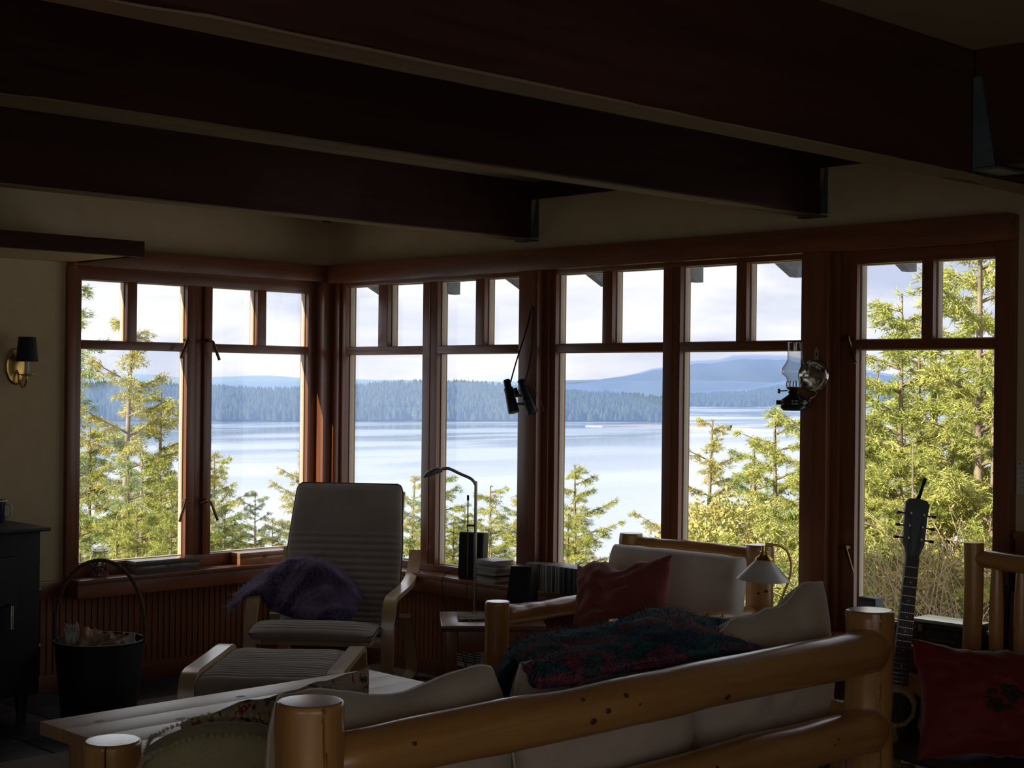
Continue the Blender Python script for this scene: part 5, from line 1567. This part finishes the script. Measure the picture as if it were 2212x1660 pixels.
wa = raw('water', [tuple(v) for v in wq], [(0, 1, 2, 3)], wm, None, 'stuff')
tag(wa, 'calm pale blue bay between the house and the wooded shore', 'water')

def haze(name, label, prof, d0, d1, density, color, hscale=1.0):
    """low haze bank with its own depth; prof: (offset, height) of its top"""
    bm = bmesh.new()
    r0, r1 = [], []
    for o, h in prof:
        r0.append((bm.verts.new(bay(d0, o * d0 / d1, WZ + 0.4)), bm.verts.new(bay(d0, o * d0 / d1, WZ + max(0.8, h * hscale * 0.93)))))
        r1.append((bm.verts.new(bay(d1, o, WZ + 0.4)), bm.verts.new(bay(d1, o, WZ + max(0.8, h * hscale)))))
    n = len(prof)
    for i in range(n - 1):
        bm.faces.new((r0[i][0], r0[i + 1][0], r0[i + 1][1], r0[i][1]))
        bm.faces.new((r1[i][0], r1[i][1], r1[i + 1][1], r1[i + 1][0]))
        bm.faces.new((r0[i][1], r0[i + 1][1], r1[i + 1][1], r1[i][1]))
        bm.faces.new((r0[i][0], r1[i][0], r1[i + 1][0], r0[i + 1][0]))
    for i in (0, n - 1):
        bm.faces.new((r0[i][0], r0[i][1], r1[i][1], r1[i][0]))
    m = bpy.data.materials.new(name)
    m.use_nodes = True
    t = m.node_tree
    t.nodes.clear()
    vs = nd(t, 'ShaderNodeVolumeScatter', i_Density=density, i_Anisotropy=0.0)
    vs.inputs['Color'].default_value = color + (1,)
    ou = nd(t, 'ShaderNodeOutputMaterial')
    va = nd(t, 'ShaderNodeVolumeAbsorption', i_Density=density)
    va.inputs['Color'].default_value = color + (1,)
    ad = nd(t, 'ShaderNodeAddShader')
    t.links.new(vs.outputs[0], ad.inputs[0])
    t.links.new(va.outputs[0], ad.inputs[1])
    t.links.new(ad.outputs[0], ou.inputs['Volume'])
    o = obj('haze', bm, m, None, kind='stuff')
    tag(o, label, 'haze')
    return o

green_far = plain('distant forest', (0.050, 0.075, 0.030), 0.95, var=0.45, scale=0.05, spec=0.0)
shore_m = plain('pale shore sand', (0.42, 0.36, 0.28), 0.9, var=0.2, scale=0.05, spec=0.0)
def land(name, label, prof, dfn, depth, tree_h, ntrees, mat, seed, shore_h=1.5, tw=4.2, cat='island', group=None):
    """land mass: shoreline at distance dfn(offset); top profile in metres above water (tree tops included)"""
    r = np.random.default_rng(seed)
    o0, o1 = prof[0][0], prof[-1][0]
    NO, ND = 90, 14
    V, F = [], []
    def hh(o, k):
        h = max(0.0, tab(o, prof) - tree_h)
        return shore_h * min(1, k * 12) + h * (1 - (1 - min(1, k * 1.6)) ** 2) * ((0.85 + 0.15 * math.sin(o * 0.02 + seed)) if ntrees else (0.985 + 0.015 * math.sin(o * 0.05 + seed)))
    def pt(o, k, z):
        D = dfn(o) + depth * k
        return bay(D, o * D / dfn(0 if abs(o1 - o0) > 99999 else o), z)
    for i in range(NO + 1):
        o = o0 + (o1 - o0) * i / NO
        for k in range(ND + 1):
            q = k / ND
            V.append(tuple(pt(o, q, WZ - 0.5 + (hh(o, q) + 0.5 if k else 0))))
    for i in range(NO):
        for k in range(ND):
            a = i * (ND + 1) + k
            F.append((a, a + ND + 1, a + ND + 2, a + 1))
    isl = bpy.data.objects.new(name, None)
    COL.objects.link(isl)
    tag(isl, label, cat, group)
    raw('land', V, F, mat, isl, None, True)
    if ntrees:
        oo = r.uniform(o0, o1, ntrees)
        kk = r.random(ntrees) ** 1.3 * 0.8 + 0.012
        TV, TF = [], []
        for o, k in zip(oo, kk):
            top_h = tab(o, prof)
            H = tree_h * r.uniform(0.62, 1.05) * min(1.0, 0.35 + top_h / (tree_h * 1.2))
            if top_h < 4:
                continue
            z = WZ + hh(o, k) - 1
            w_ = tw * r.uniform(0.7, 1.3)
            c = pt(o, k, z)
            b0 = len(TV)
            rot = r.uniform(0, 1.5)
            nn = 5
            for q in range(nn):
                a = rot + q * 2 * PI / nn
                TV.append((c.x + w_ * math.cos(a), c.y + w_ * math.sin(a), z + H * r.uniform(0.05, 0.25)))
            for q in range(nn):
                a = rot + (q + 0.5) * 2 * PI / nn
                TV.append((c.x + w_ * 0.62 * math.cos(a), c.y + w_ * 0.62 * math.sin(a), z + H * r.uniform(0.5, 0.62)))
            TV.append((c.x + r.uniform(-0.4, 0.4), c.y, z + H))
            for q in range(nn):
                p = (q + 1) % nn
                TF.append((b0 + q, b0 + p, b0 + nn + q))
                TF.append((b0 + p, b0 + nn + p, b0 + nn + q))
                TF.append((b0 + nn + q, b0 + nn + p, b0 + 2 * nn))
        raw('forest', TV, TF, green_far, isl, 'stuff')
    return isl
can = [(-715, 36), (-524, 37), (-441, 37), (-359, 39), (-277, 41), (-195, 42), (-113, 44), (-58, 44), (8, 43), (57, 42), (106, 38), (134, 35), (152, 30), (166, 20), (174, 8), (178, 3)]
land('wooded_point', 'long low wooded point across the bay, ending in the middle window', can, lambda o: 1530 + 0.40 * max(-400, o + 100), 420, 15, 9000, green_far, 3, tw=3.3, cat='island')
land('wooded_shore', 'farther wooded shore with pale beach, right of the wooded point', [(150, 4), (250, 8), (296, 20), (340, 27), (387, 29), (436, 30), (498, 46), (560, 43), (633, 46), (725, 34), (900, 30)], lambda o: 2820, 700, 16, 5000, shore_m, 5, tw=5)
hill_m = plain('distant hillside', (0.10, 0.13, 0.09), 0.95, var=0.3, scale=0.004, spec=0.0)
land('far_hills', 'low pale hills behind the wooded point, seen on the left', [(-2600, 30), (-1834, 36), (-1302, 50), (-1180, 58), (-1089, 48), (-952, 50), (-831, 55), (-770, 56), (-648, 48), (-313, 46), (67, 44), (300, 30)], lambda o: 4900, 600, 1, 0, hill_m, 7, cat='hills')
land('blue_ridge', 'lower blue ridge in front of the long mountain', [(60, 20), (157, 38), (308, 52), (559, 56), (726, 58), (827, 54), (927, 52), (1027, 63), (1161, 70), (1329, 56), (1700, 30)], lambda o: 5400, 600, 1, 0, hill_m, 9, cat='hills')
land('mountain', 'long blue mountain on the horizon seen through the second right window', [(60, 38), (120, 52), (293, 60), (493, 67), (640, 88), (717, 103), (794, 125), (906, 140), (1019, 169), (1183, 179), (1257, 201), (1372, 205), (1558, 202), (1684, 181), (1900, 151), (2174, 107), (2448, 72), (2900, 40)], lambda o: 8700, 900, 1, 0, hill_m, 11, cat='mountain')
land('snow_peak', 'faint pale peak far behind the wooded point', [(-330, 40), (-290, 48), (-181, 60), (-112, 83), (-44, 94), (38, 84), (203, 59), (300, 40)], lambda o: 8800, 500, 1, 0, plain('snowy hill', (0.5, 0.5, 0.5), 0.9, var=0.2, scale=0.01, spec=0.0), 12, cat='mountain')
HZ = (0.26, 0.40, 0.80)
haze('haze_point', 'blue haze hanging before the wooded point', [(o, h * 0.97) for o, h in can], 700, 1500, 0.00095, HZ)
haze('haze_shore', 'blue haze before the farther wooded shore', [(160, 5), (250, 10), (296, 23), (340, 31), (387, 33), (436, 35), (498, 50), (560, 47), (633, 50), (725, 38), (880, 30)], 1850, 2800, 0.0010, HZ)
haze('haze_ridge', 'blue haze before the lower blue ridge', [(60, 19), (157, 37), (308, 51), (559, 55), (726, 56), (927, 51), (1161, 68), (1500, 44)], 3500, 5350, 0.0007, HZ)
haze('haze_hills', 'pale haze before the low hills on the left', [(-2300, 32), (-1834, 36), (-1302, 50), (-1180, 58), (-1089, 48), (-952, 50), (-831, 55), (-770, 56), (-648, 48), (-313, 46), (67, 44)], 3300, 4850, 0.0011, (0.40, 0.58, 0.90))
haze('haze_mountain', 'deep blue haze before the long mountain', [(120, 52), (293, 60), (493, 67), (640, 88), (717, 103), (794, 125), (906, 140), (1019, 169), (1183, 179), (1257, 201), (1372, 205), (1558, 202), (1684, 181), (1900, 151), (2174, 107), (2448, 72)], 7100, 8650, 0.0010, (0.25, 0.38, 0.76))
haze('haze_peak', 'pale haze before the faint far peak', [(-290, 48), (-181, 60), (-112, 83), (-44, 94), (38, 84), (203, 59)], 7500, 8700, 0.0020, (0.60, 0.72, 0.92))
# sand spit running out from the point
bm = bmesh.new()
sp_ = [(1440, 70), (1500, 130), (1470, 175), (1420, 205), (1380, 232), (1362, 238), (1372, 228), (1400, 200), (1430, 165), (1440, 120), (1425, 85)]
f_ = [bm.verts.new(bay(d, o, WZ + 0.9)) for d, o in sp_]
bm.faces.new(f_)
r_ = bmesh.ops.extrude_face_region(bm, geom=bm.faces[:])
bmesh.ops.translate(bm, verts=[v for v in r_['geom'] if isinstance(v, bmesh.types.BMVert)], vec=(0, 0, -1.4))
o = obj('sand_spit', bm, shore_m, None)
tag(o, 'narrow pale sand spit reaching out from the wooded point', 'beach')
hut = thing('hut', 'tiny dark hut standing on the sand spit', 'hut', tuple(bay(1400, 200, WZ + 0.9)))
bm = bmesh.new(); box(bm, (-2.4, -1.6, 0), (2.4, 1.6, 2.0)); lp(obj('hut_wall', bm, plain('hut wall', (0.10, 0.10, 0.10), 0.9), None, local=True), hut)
bm = bmesh.new(); prism(bm, [(-2.0, 2.0), (2.0, 2.0), (0, 3.2)], (-2.8, 2.8), 'x'); lp(obj('hut_roof', bm, plain('hut roof', (0.14, 0.13, 0.12), 0.9), None, local=True), hut)

# ---- trees
def conifer(seed, H=8.0, R=1.75, dens=1.0, droop=0.35, tuft=0.052, sparse=0.0):
    r = np.random.default_rng(seed)
    tv, tf = [], []          # wood
    P, D_, Ln = [], [], []   # tufts
    def wood_tube(pts, rad):
        b = len(tv)
        k = 4
        n = len(pts)
        for i, p in enumerate(pts):
            d = pts[min(i + 1, n - 1)] - pts[max(i - 1, 0)]
            d = d / (np.linalg.norm(d) + 1e-9)
            a = np.cross(d, [0.3, 0.2, 1.0] if abs(d[2]) < 0.9 else [1.0, 0, 0]); a /= np.linalg.norm(a)
            c = np.cross(d, a)
            for q in range(k):
                t = 2 * PI * q / k
                tv.append(p + rad[i] * (a * math.cos(t) + c * math.sin(t)))
        for i in range(n - 1):
            for q in range(k):
                tf.append((b + i * k + q, b + i * k + (q + 1) % k, b + (i + 1) * k + (q + 1) % k, b + (i + 1) * k + q))
    zs = np.linspace(0, H, 12)
    lean = r.normal(0, 0.012, 2)
    wood_tube([np.array([lean[0] * z + 0.02 * math.sin(z), lean[1] * z, z]) for z in zs], [0.10 * (1 - z / H) + 0.008 for z in zs])
    nbr = int(H * 10 * dens)
    for i in range(nbr):
        z = H * (0.02 + 0.975 * ((i + r.random() * 0.8) / nbr))
        f = 1 - z / H
        if r.random() < sparse * (0.3 + 0.7 * f):
            continue
        az = i * 2.39996 + r.normal(0, 0.35)
        L_ = R * (f ** 0.78) * r.uniform(0.55, 1.2) + 0.10
        dx = np.array([math.cos(az), math.sin(az), 0])
        side = np.array([-math.sin(az), math.cos(az), 0])
        a = 0.55 * (1 - f) + r.uniform(-0.05, 0.25) - 0.1
        bdr = droop * (0.5 + f) * r.uniform(0.7, 1.4)
        n = max(4, int(L_ / 0.16))
        S_ = np.linspace(0, 1, n)
        pts = [np.array([lean[0] * z, lean[1] * z, z]) + dx * (s * L_) + np.array([0, 0, L_ * (a * s - bdr * s * s + 0.18 * s ** 4)]) for s in S_]
        wood_tube(pts, [0.018 * (1 - s) * (0.4 + L_ / R) + 0.003 for s in S_])
        step = 0.085
        m = max(4, int(L_ / step * 1.25))
        for q in range(m):
            s = (q + r.random()) / m
            if s < 0.12:
                continue
            p = pts[0] * 0 + np.array([np.interp(s, S_, [v[c] for v in pts]) for c in range(3)])
            for sg in (-1, 1):
                tl = (0.09 + 0.36 * L_ * (1 - s) * 0.75) * r.uniform(0.5, 1.15) * min(1, 0.35 + 2.2 * s)
                td = dx * 0.62 + side * sg * 0.8 + np.array([0, 0, -0.28 + r.normal(0, 0.16)])
                td /= np.linalg.norm(td)
                nt_ = max(2, int(tl / 0.034))
                for w_ in range(nt_):
                    u = (w_ + r.random()) / nt_
                    P.append(p + td * (tl * u) + np.array([0, 0, -0.10 * (tl * u) ** 2]))
                    D_.append(td + r.normal(0, 0.25, 3))
            P.append(p); D_.append(dx + r.normal(0, 0.3, 3))
        P.append(pts[-1]); D_.append(dx + np.array([0, 0, 0.2]))
    for q in range(10):
        P.append(np.array([lean[0] * H, lean[1] * H, H * (1 - 0.012 * q)])); D_.append(np.array([r.normal(0, 0.5), r.normal(0, 0.5), 1.0]))
    P, D_ = np.array(P), np.array(D_)
    K = 20
    P = np.repeat(P, K, 0) + r.normal(0, 0.015, (len(P) * K, 3))
    D_ = np.repeat(D_, K, 0) + r.normal(0, 0.85, (len(D_) * K, 3))
    D_ /= np.linalg.norm(D_, axis=1)[:, None]
    ll = tuft * r.uniform(0.55, 1.25, len(P))[:, None]
    sd_ = np.cross(D_, r.normal(0, 1, D_.shape)); sd_ /= np.linalg.norm(sd_, axis=1)[:, None] + 1e-9
    wd = 0.0038 * r.uniform(0.7, 1.4, len(P))[:, None]
    V = np.stack([P - sd_ * wd, P + sd_ * wd, P + D_ * ll], 1).reshape(-1, 3)
    F = np.arange(len(V)).reshape(-1, 3)
    return V, F, np.array(tv), np.array(tf)
def broadleaf(seed, clumps, n, leaf_l):
    r = np.random.default_rng(seed)
    P, N_ = [], []
    for (cx, cy, cz, rr) in clumps:
        k = int(n * rr * rr)
        d = r.normal(0, 1, (k, 3)); d /= np.linalg.norm(d, axis=1)[:, None]
        q = rr * r.uniform(0.55, 1.05, (k, 1)) * (1 + 0.25 * np.sin(d[:, :1] * 7 + seed) * np.cos(d[:, 1:2] * 6))
        P.append(d * q * np.array([1, 1, 0.85]) + np.array([cx, cy, cz])); N_.append(d)
    P = np.concatenate(P); N_ = np.concatenate(N_)
    D_ = N_ * 0.5 + r.normal(0, 0.7, P.shape); D_ /= np.linalg.norm(D_, axis=1)[:, None]
    sd_ = np.cross(D_, r.normal(0, 1, P.shape)); sd_ /= np.linalg.norm(sd_, axis=1)[:, None] + 1e-9
    ll = leaf_l * r.uniform(0.6, 1.3, (len(P), 1))
    wd = ll * 0.24
    V = np.stack([P, P + D_ * ll * 0.5 - sd_ * wd, P + D_ * ll, P + D_ * ll * 0.5 + sd_ * wd], 1).reshape(-1, 3)
    return V, np.arange(len(V)).reshape(-1, 4)
bark = plain('bark', (0.20, 0.155, 0.11), 0.9, var=0.35, scale=10)
lfA = leaf('fir needles sunny', (0.20, 0.24, 0.06), (0.36, 0.38, 0.10), (0.50, 0.47, 0.17))
lfB = leaf('fir needles green', (0.12, 0.175, 0.065), (0.25, 0.31, 0.10), (0.40, 0.42, 0.16))
lfC = leaf('fir needles golden', (0.26, 0.25, 0.07), (0.44, 0.41, 0.13), (0.56, 0.46, 0.20))
kinds = {}
for nm, args, lf_ in (('A', dict(seed=1, R=2.25), lfA), ('B', dict(seed=2, R=2.4, droop=0.45), lfB), ('S', dict(seed=3, R=2.25, dens=1.0, sparse=0.18, droop=0.30), lfC), ('D', dict(seed=4, R=2.6, dens=1.1, droop=0.5, tuft=0.052), lfA)):
    V, F, tv, tf = conifer(**args)
    a = raw('foliage', V, F, lf_, None, 'stuff')
    b = raw('trunk', tv, tf, bark)
    kinds[nm] = (a.data, b.data)
    bpy.data.objects.remove(a); bpy.data.objects.remove(b)
tree_i = {}
words = {'A': 'yellow-green fir', 'B': 'mid-green fir', 'S': 'sparse golden-green fir', 'D': 'dense drooping yellow-green fir'}
def tree(x, y, z, turn, sc, kind, where):
    o = bpy.data.objects.new('fir_tree', None)
    COL.objects.link(o)
    o.location = (x, y, z)
    o.rotation_euler = (0, 0, turn)
    wide = 1.25 if 'window' in where else 1.1
    o.scale = (sc * wide, sc * wide, sc)
    f = share('foliage', kinds[kind][0], o)
    f['kind'] = 'stuff'
    share('trunk', kinds[kind][1], o)
    n = tree_i.get(where, 0)
    tree_i[where] = n + 1
    tag(o, '%s beyond the %s, %s from the left there' % (words[kind], where, ordinal(n)), 'tree', 'firs beyond the ' + where)
TREES = [      # x, y, base height, turn, scale, kind; in order from the left
 ('left casements', [(-8.81, 2.98, -7.13, 0.44, 1.25, 'B'), (-4.96, 1.2, -4.18, 3.06, 0.62, 'A'), (-4.03, 0.72, -4.36, 5.65, 0.6, 'B'), (-7.6, 2.79, -5.38, 0.49, 0.8, 'D'), (-7.07, 2.62, -6.26, 2.72, 1.05, 'S'), (-3.42, 0.63, -3.9, 4.58, 0.55, 'D'), (-5.56, 2.02, -4.83, 3.86, 0.7, 'B'), (-6.39, 2.6, -5.17, 4.24, 0.75, 'D'), (-3.26, 0.79, -3.79, 3.51, 0.55, 'A'), (-8.88, 4.34, -6.61, 1.31, 1.0, 'A'), (-5.31, 2.27, -4.87, 3.17, 0.7, 'A'), (-4.41, 1.76, -4.29, 1.7, 0.6, 'D'), (-10.4, 5.65, -6.17, 2.82, 0.9, 'S'), (-6.87, 3.54, -4.72, 4.68, 0.6, 'D'), (-7.68, 4.14, -5.65, 2.84, 0.75, 'B'), (-11.86, 7.02, -7.16, 5.44, 0.95, 'A'), (-6.66, 3.75, -4.62, 1.76, 0.6, 'B'), (-8.26, 4.98, -4.98, 4.73, 0.6, 'A'), (-10.59, 6.88, -4.97, 1.8, 0.62, 'B'), (-7.22, 4.61, -4.1, 6.24, 0.5, 'D'), (-7.93, 5.31, -4.89, 4.78, 0.6, 'A'), (-12.67, 9.05, -6.77, 0.74, 0.9, 'S'), (-7.74, 5.5, -4.89, 4.44, 0.6, 'D'), (-9.27, 6.8, -5.5, 0.02, 0.7, 'A')]),
 ('window next to the corner', [(-11.45, 10.29, -6.35, 0.88, 0.8, 'S'), (-9.75, 9.17, -6.19, 2.01, 0.75, 'B'), (-7.35, 7.33, -5.02, 1.66, 0.6, 'A'), (-10.95, 10.8, -7.15, 5.74, 0.9, 'B'), (-6.44, 6.83, -4.92, 4.64, 0.6, 'D'), (-8.54, 8.97, -5.77, 1.33, 0.7, 'A'), (-9.07, 9.86, -7.15, 5.42, 0.9, 'A'), (-6.09, 7.18, -4.86, 0.26, 0.6, 'D'), (-8.15, 9.36, -6.5, 2.12, 0.8, 'S'), (-8.72, 10.22, -6.51, 1.77, 0.8, 'B')]),
 ('window between the posts', [(-7.04, 9.07, -5.53, 5.13, 0.7, 'B'), (-4.83, 7.04, -4.71, 5.52, 0.6, 'A'), (-4.05, 6.4, -4.67, 2.21, 0.6, 'D'), (-6.76, 9.35, -6.33, 4.06, 0.85, 'A'), (-4.59, 7.28, -4.19, 4.45, 0.5, 'S'), (-3.56, 6.91, -4.26, 5.62, 0.5, 'A'), (-4.71, 8.59, -5.0, 1.58, 0.6, 'S'), (-6.96, 12.01, -6.97, 2.36, 1.0, 'S'), (-4.62, 10.1, -6.25, 5.38, 0.85, 'A'), (-3.89, 9.42, -6.35, 5.03, 0.9, 'B'), (-3.12, 8.78, -6.7, 3.58, 1.0, 'A'), (-2.36, 8.13, -6.68, 3.98, 1.0, 'D')]),
 ('right end casement', [(-0.98, 6.67, -6.06, 5.87, 0.9, 'A'), (0.01, 5.54, -5.03, 1.84, 0.75, 'D'), (-0.76, 6.9, -5.93, 2.22, 0.9, 'B'), (0.36, 5.18, -4.69, 5.92, 0.7, 'A'), (-0.17, 6.07, -5.92, 1.49, 0.95, 'A'), (0.5, 5.33, -6.54, 1.15, 1.1, 'D'), (1.1, 4.51, -4.47, 5.97, 0.7, 'D'), (0.09, 6.34, -6.07, 5.24, 1.0, 'B'), (-0.08, 6.87, -7.08, 3.78, 1.2, 'A'), (1.05, 5.17, -5.23, 6.02, 0.85, 'D'), (0.9, 5.73, -5.27, 1.98, 0.8, 'A'), (1.41, 4.83, -7.18, 4.94, 1.25, 'D'), (1.76, 4.47, -5.01, 1.64, 0.85, 'A'), (1.16, 6.0, -8.05, 3.15, 1.4, 'D')]),
]
for where, lst in TREES:
    for a in lst:
        tree(*a, where)
lfR = leaf('arbutus leaves', (0.22, 0.26, 0.08), (0.42, 0.40, 0.14), (0.50, 0.30, 0.14))
for k, (wx, wy, wz, lab_) in enumerate(((-2.65, 7.11, -2.74, 'rounded golden and rust arbutus tree beyond the middle window, the taller of two'), (-2.24, 6.11, -2.89, 'low golden arbutus tree beyond the middle window, left of its taller neighbour'))):
    o = thing('arbutus_tree', lab_, 'tree', (wx, wy, wz))
    V, F = broadleaf(20 + k, [(0, 0, 2.75, 0.45), (-0.35, 0.1, 2.35, 0.5), (0.4, 0.1, 2.3, 0.55), (0.0, -0.3, 2.0, 0.6), (0.55, 0.3, 1.8, 0.6), (-0.6, -0.2, 1.7, 0.55), (0, 0, 1.3, 0.7)], 20000, 0.055)
    raw('foliage', V, F, lfR, o, 'stuff')
    bm = bmesh.new()
    for q in range(5):
        tube(bm, smooth_path([Vector((0, 0, -1.5)), Vector((0.1 * math.cos(q), 0.1 * math.sin(q), 0.3)), Vector((0.35 * math.cos(q * 1.3), 0.35 * math.sin(q * 1.3), 1.3)), Vector((0.6 * math.cos(q * 1.3), 0.6 * math.sin(q * 1.3), 2.1))], 4), 0.03, 6)
    b_ = obj('trunk', bm, plain('arbutus bark %d' % k, (0.35, 0.13, 0.06), 0.7), None, local=True)
    b_.parent = o
# brown brush on the slope outside the right casement
twig_m = plain('bare twigs', (0.34, 0.25, 0.16), 0.9, var=0.3)
for k, (wx, wy, wz, lab_) in enumerate(((1.48, 3.76, -1.03, 'bare brown brush outside the right casement, left clump'), (1.89, 3.60, -0.90, 'bare brown brush outside the right casement, middle clump'), (1.78, 4.35, -0.86, 'bare brown brush outside the right casement, right clump'))):
    o = thing('brush', lab_, 'bush', (wx, wy, wz), group='brown brush outside the right casement')
    r3 = np.random.default_rng(90 + k)
    bm = bmesh.new()
    for q in range(230):
        a = r3.uniform(0, 6.28)
        d = Vector((math.cos(a), math.sin(a), 0)) * r3.uniform(0.1, 0.75)
        h = r3.uniform(0.6, 1.65)
        s0 = Vector((r3.normal(0, 0.35), r3.normal(0, 0.35), 0))
        pts = [s0, s0 + d * 0.3 + Vector((0, 0, h * 0.5)), s0 + d * 0.8 + Vector((r3.normal(0, 0.05), r3.normal(0, 0.05), h * 0.85)), s0 + d * 1.3 + Vector((0, 0, h))]
        tube(bm, smooth_path(pts, 3), [0.0035] * 5 + [0.0022] * 5, 4, caps=False)
    obj('twigs', bm, twig_m, None, local=True, kind='stuff').parent = o
    V, F = broadleaf(95 + k, [(0, 0, 0.9, 0.7), (0.4, 0.2, 0.6, 0.5), (-0.4, -0.2, 0.6, 0.5)], 6000, 0.035)
    raw('dry_leaves', V, F, leaf('dry leaves %d' % k, (0.26, 0.20, 0.07), (0.34, 0.28, 0.10), (0.30, 0.17, 0.09)), o, 'stuff')
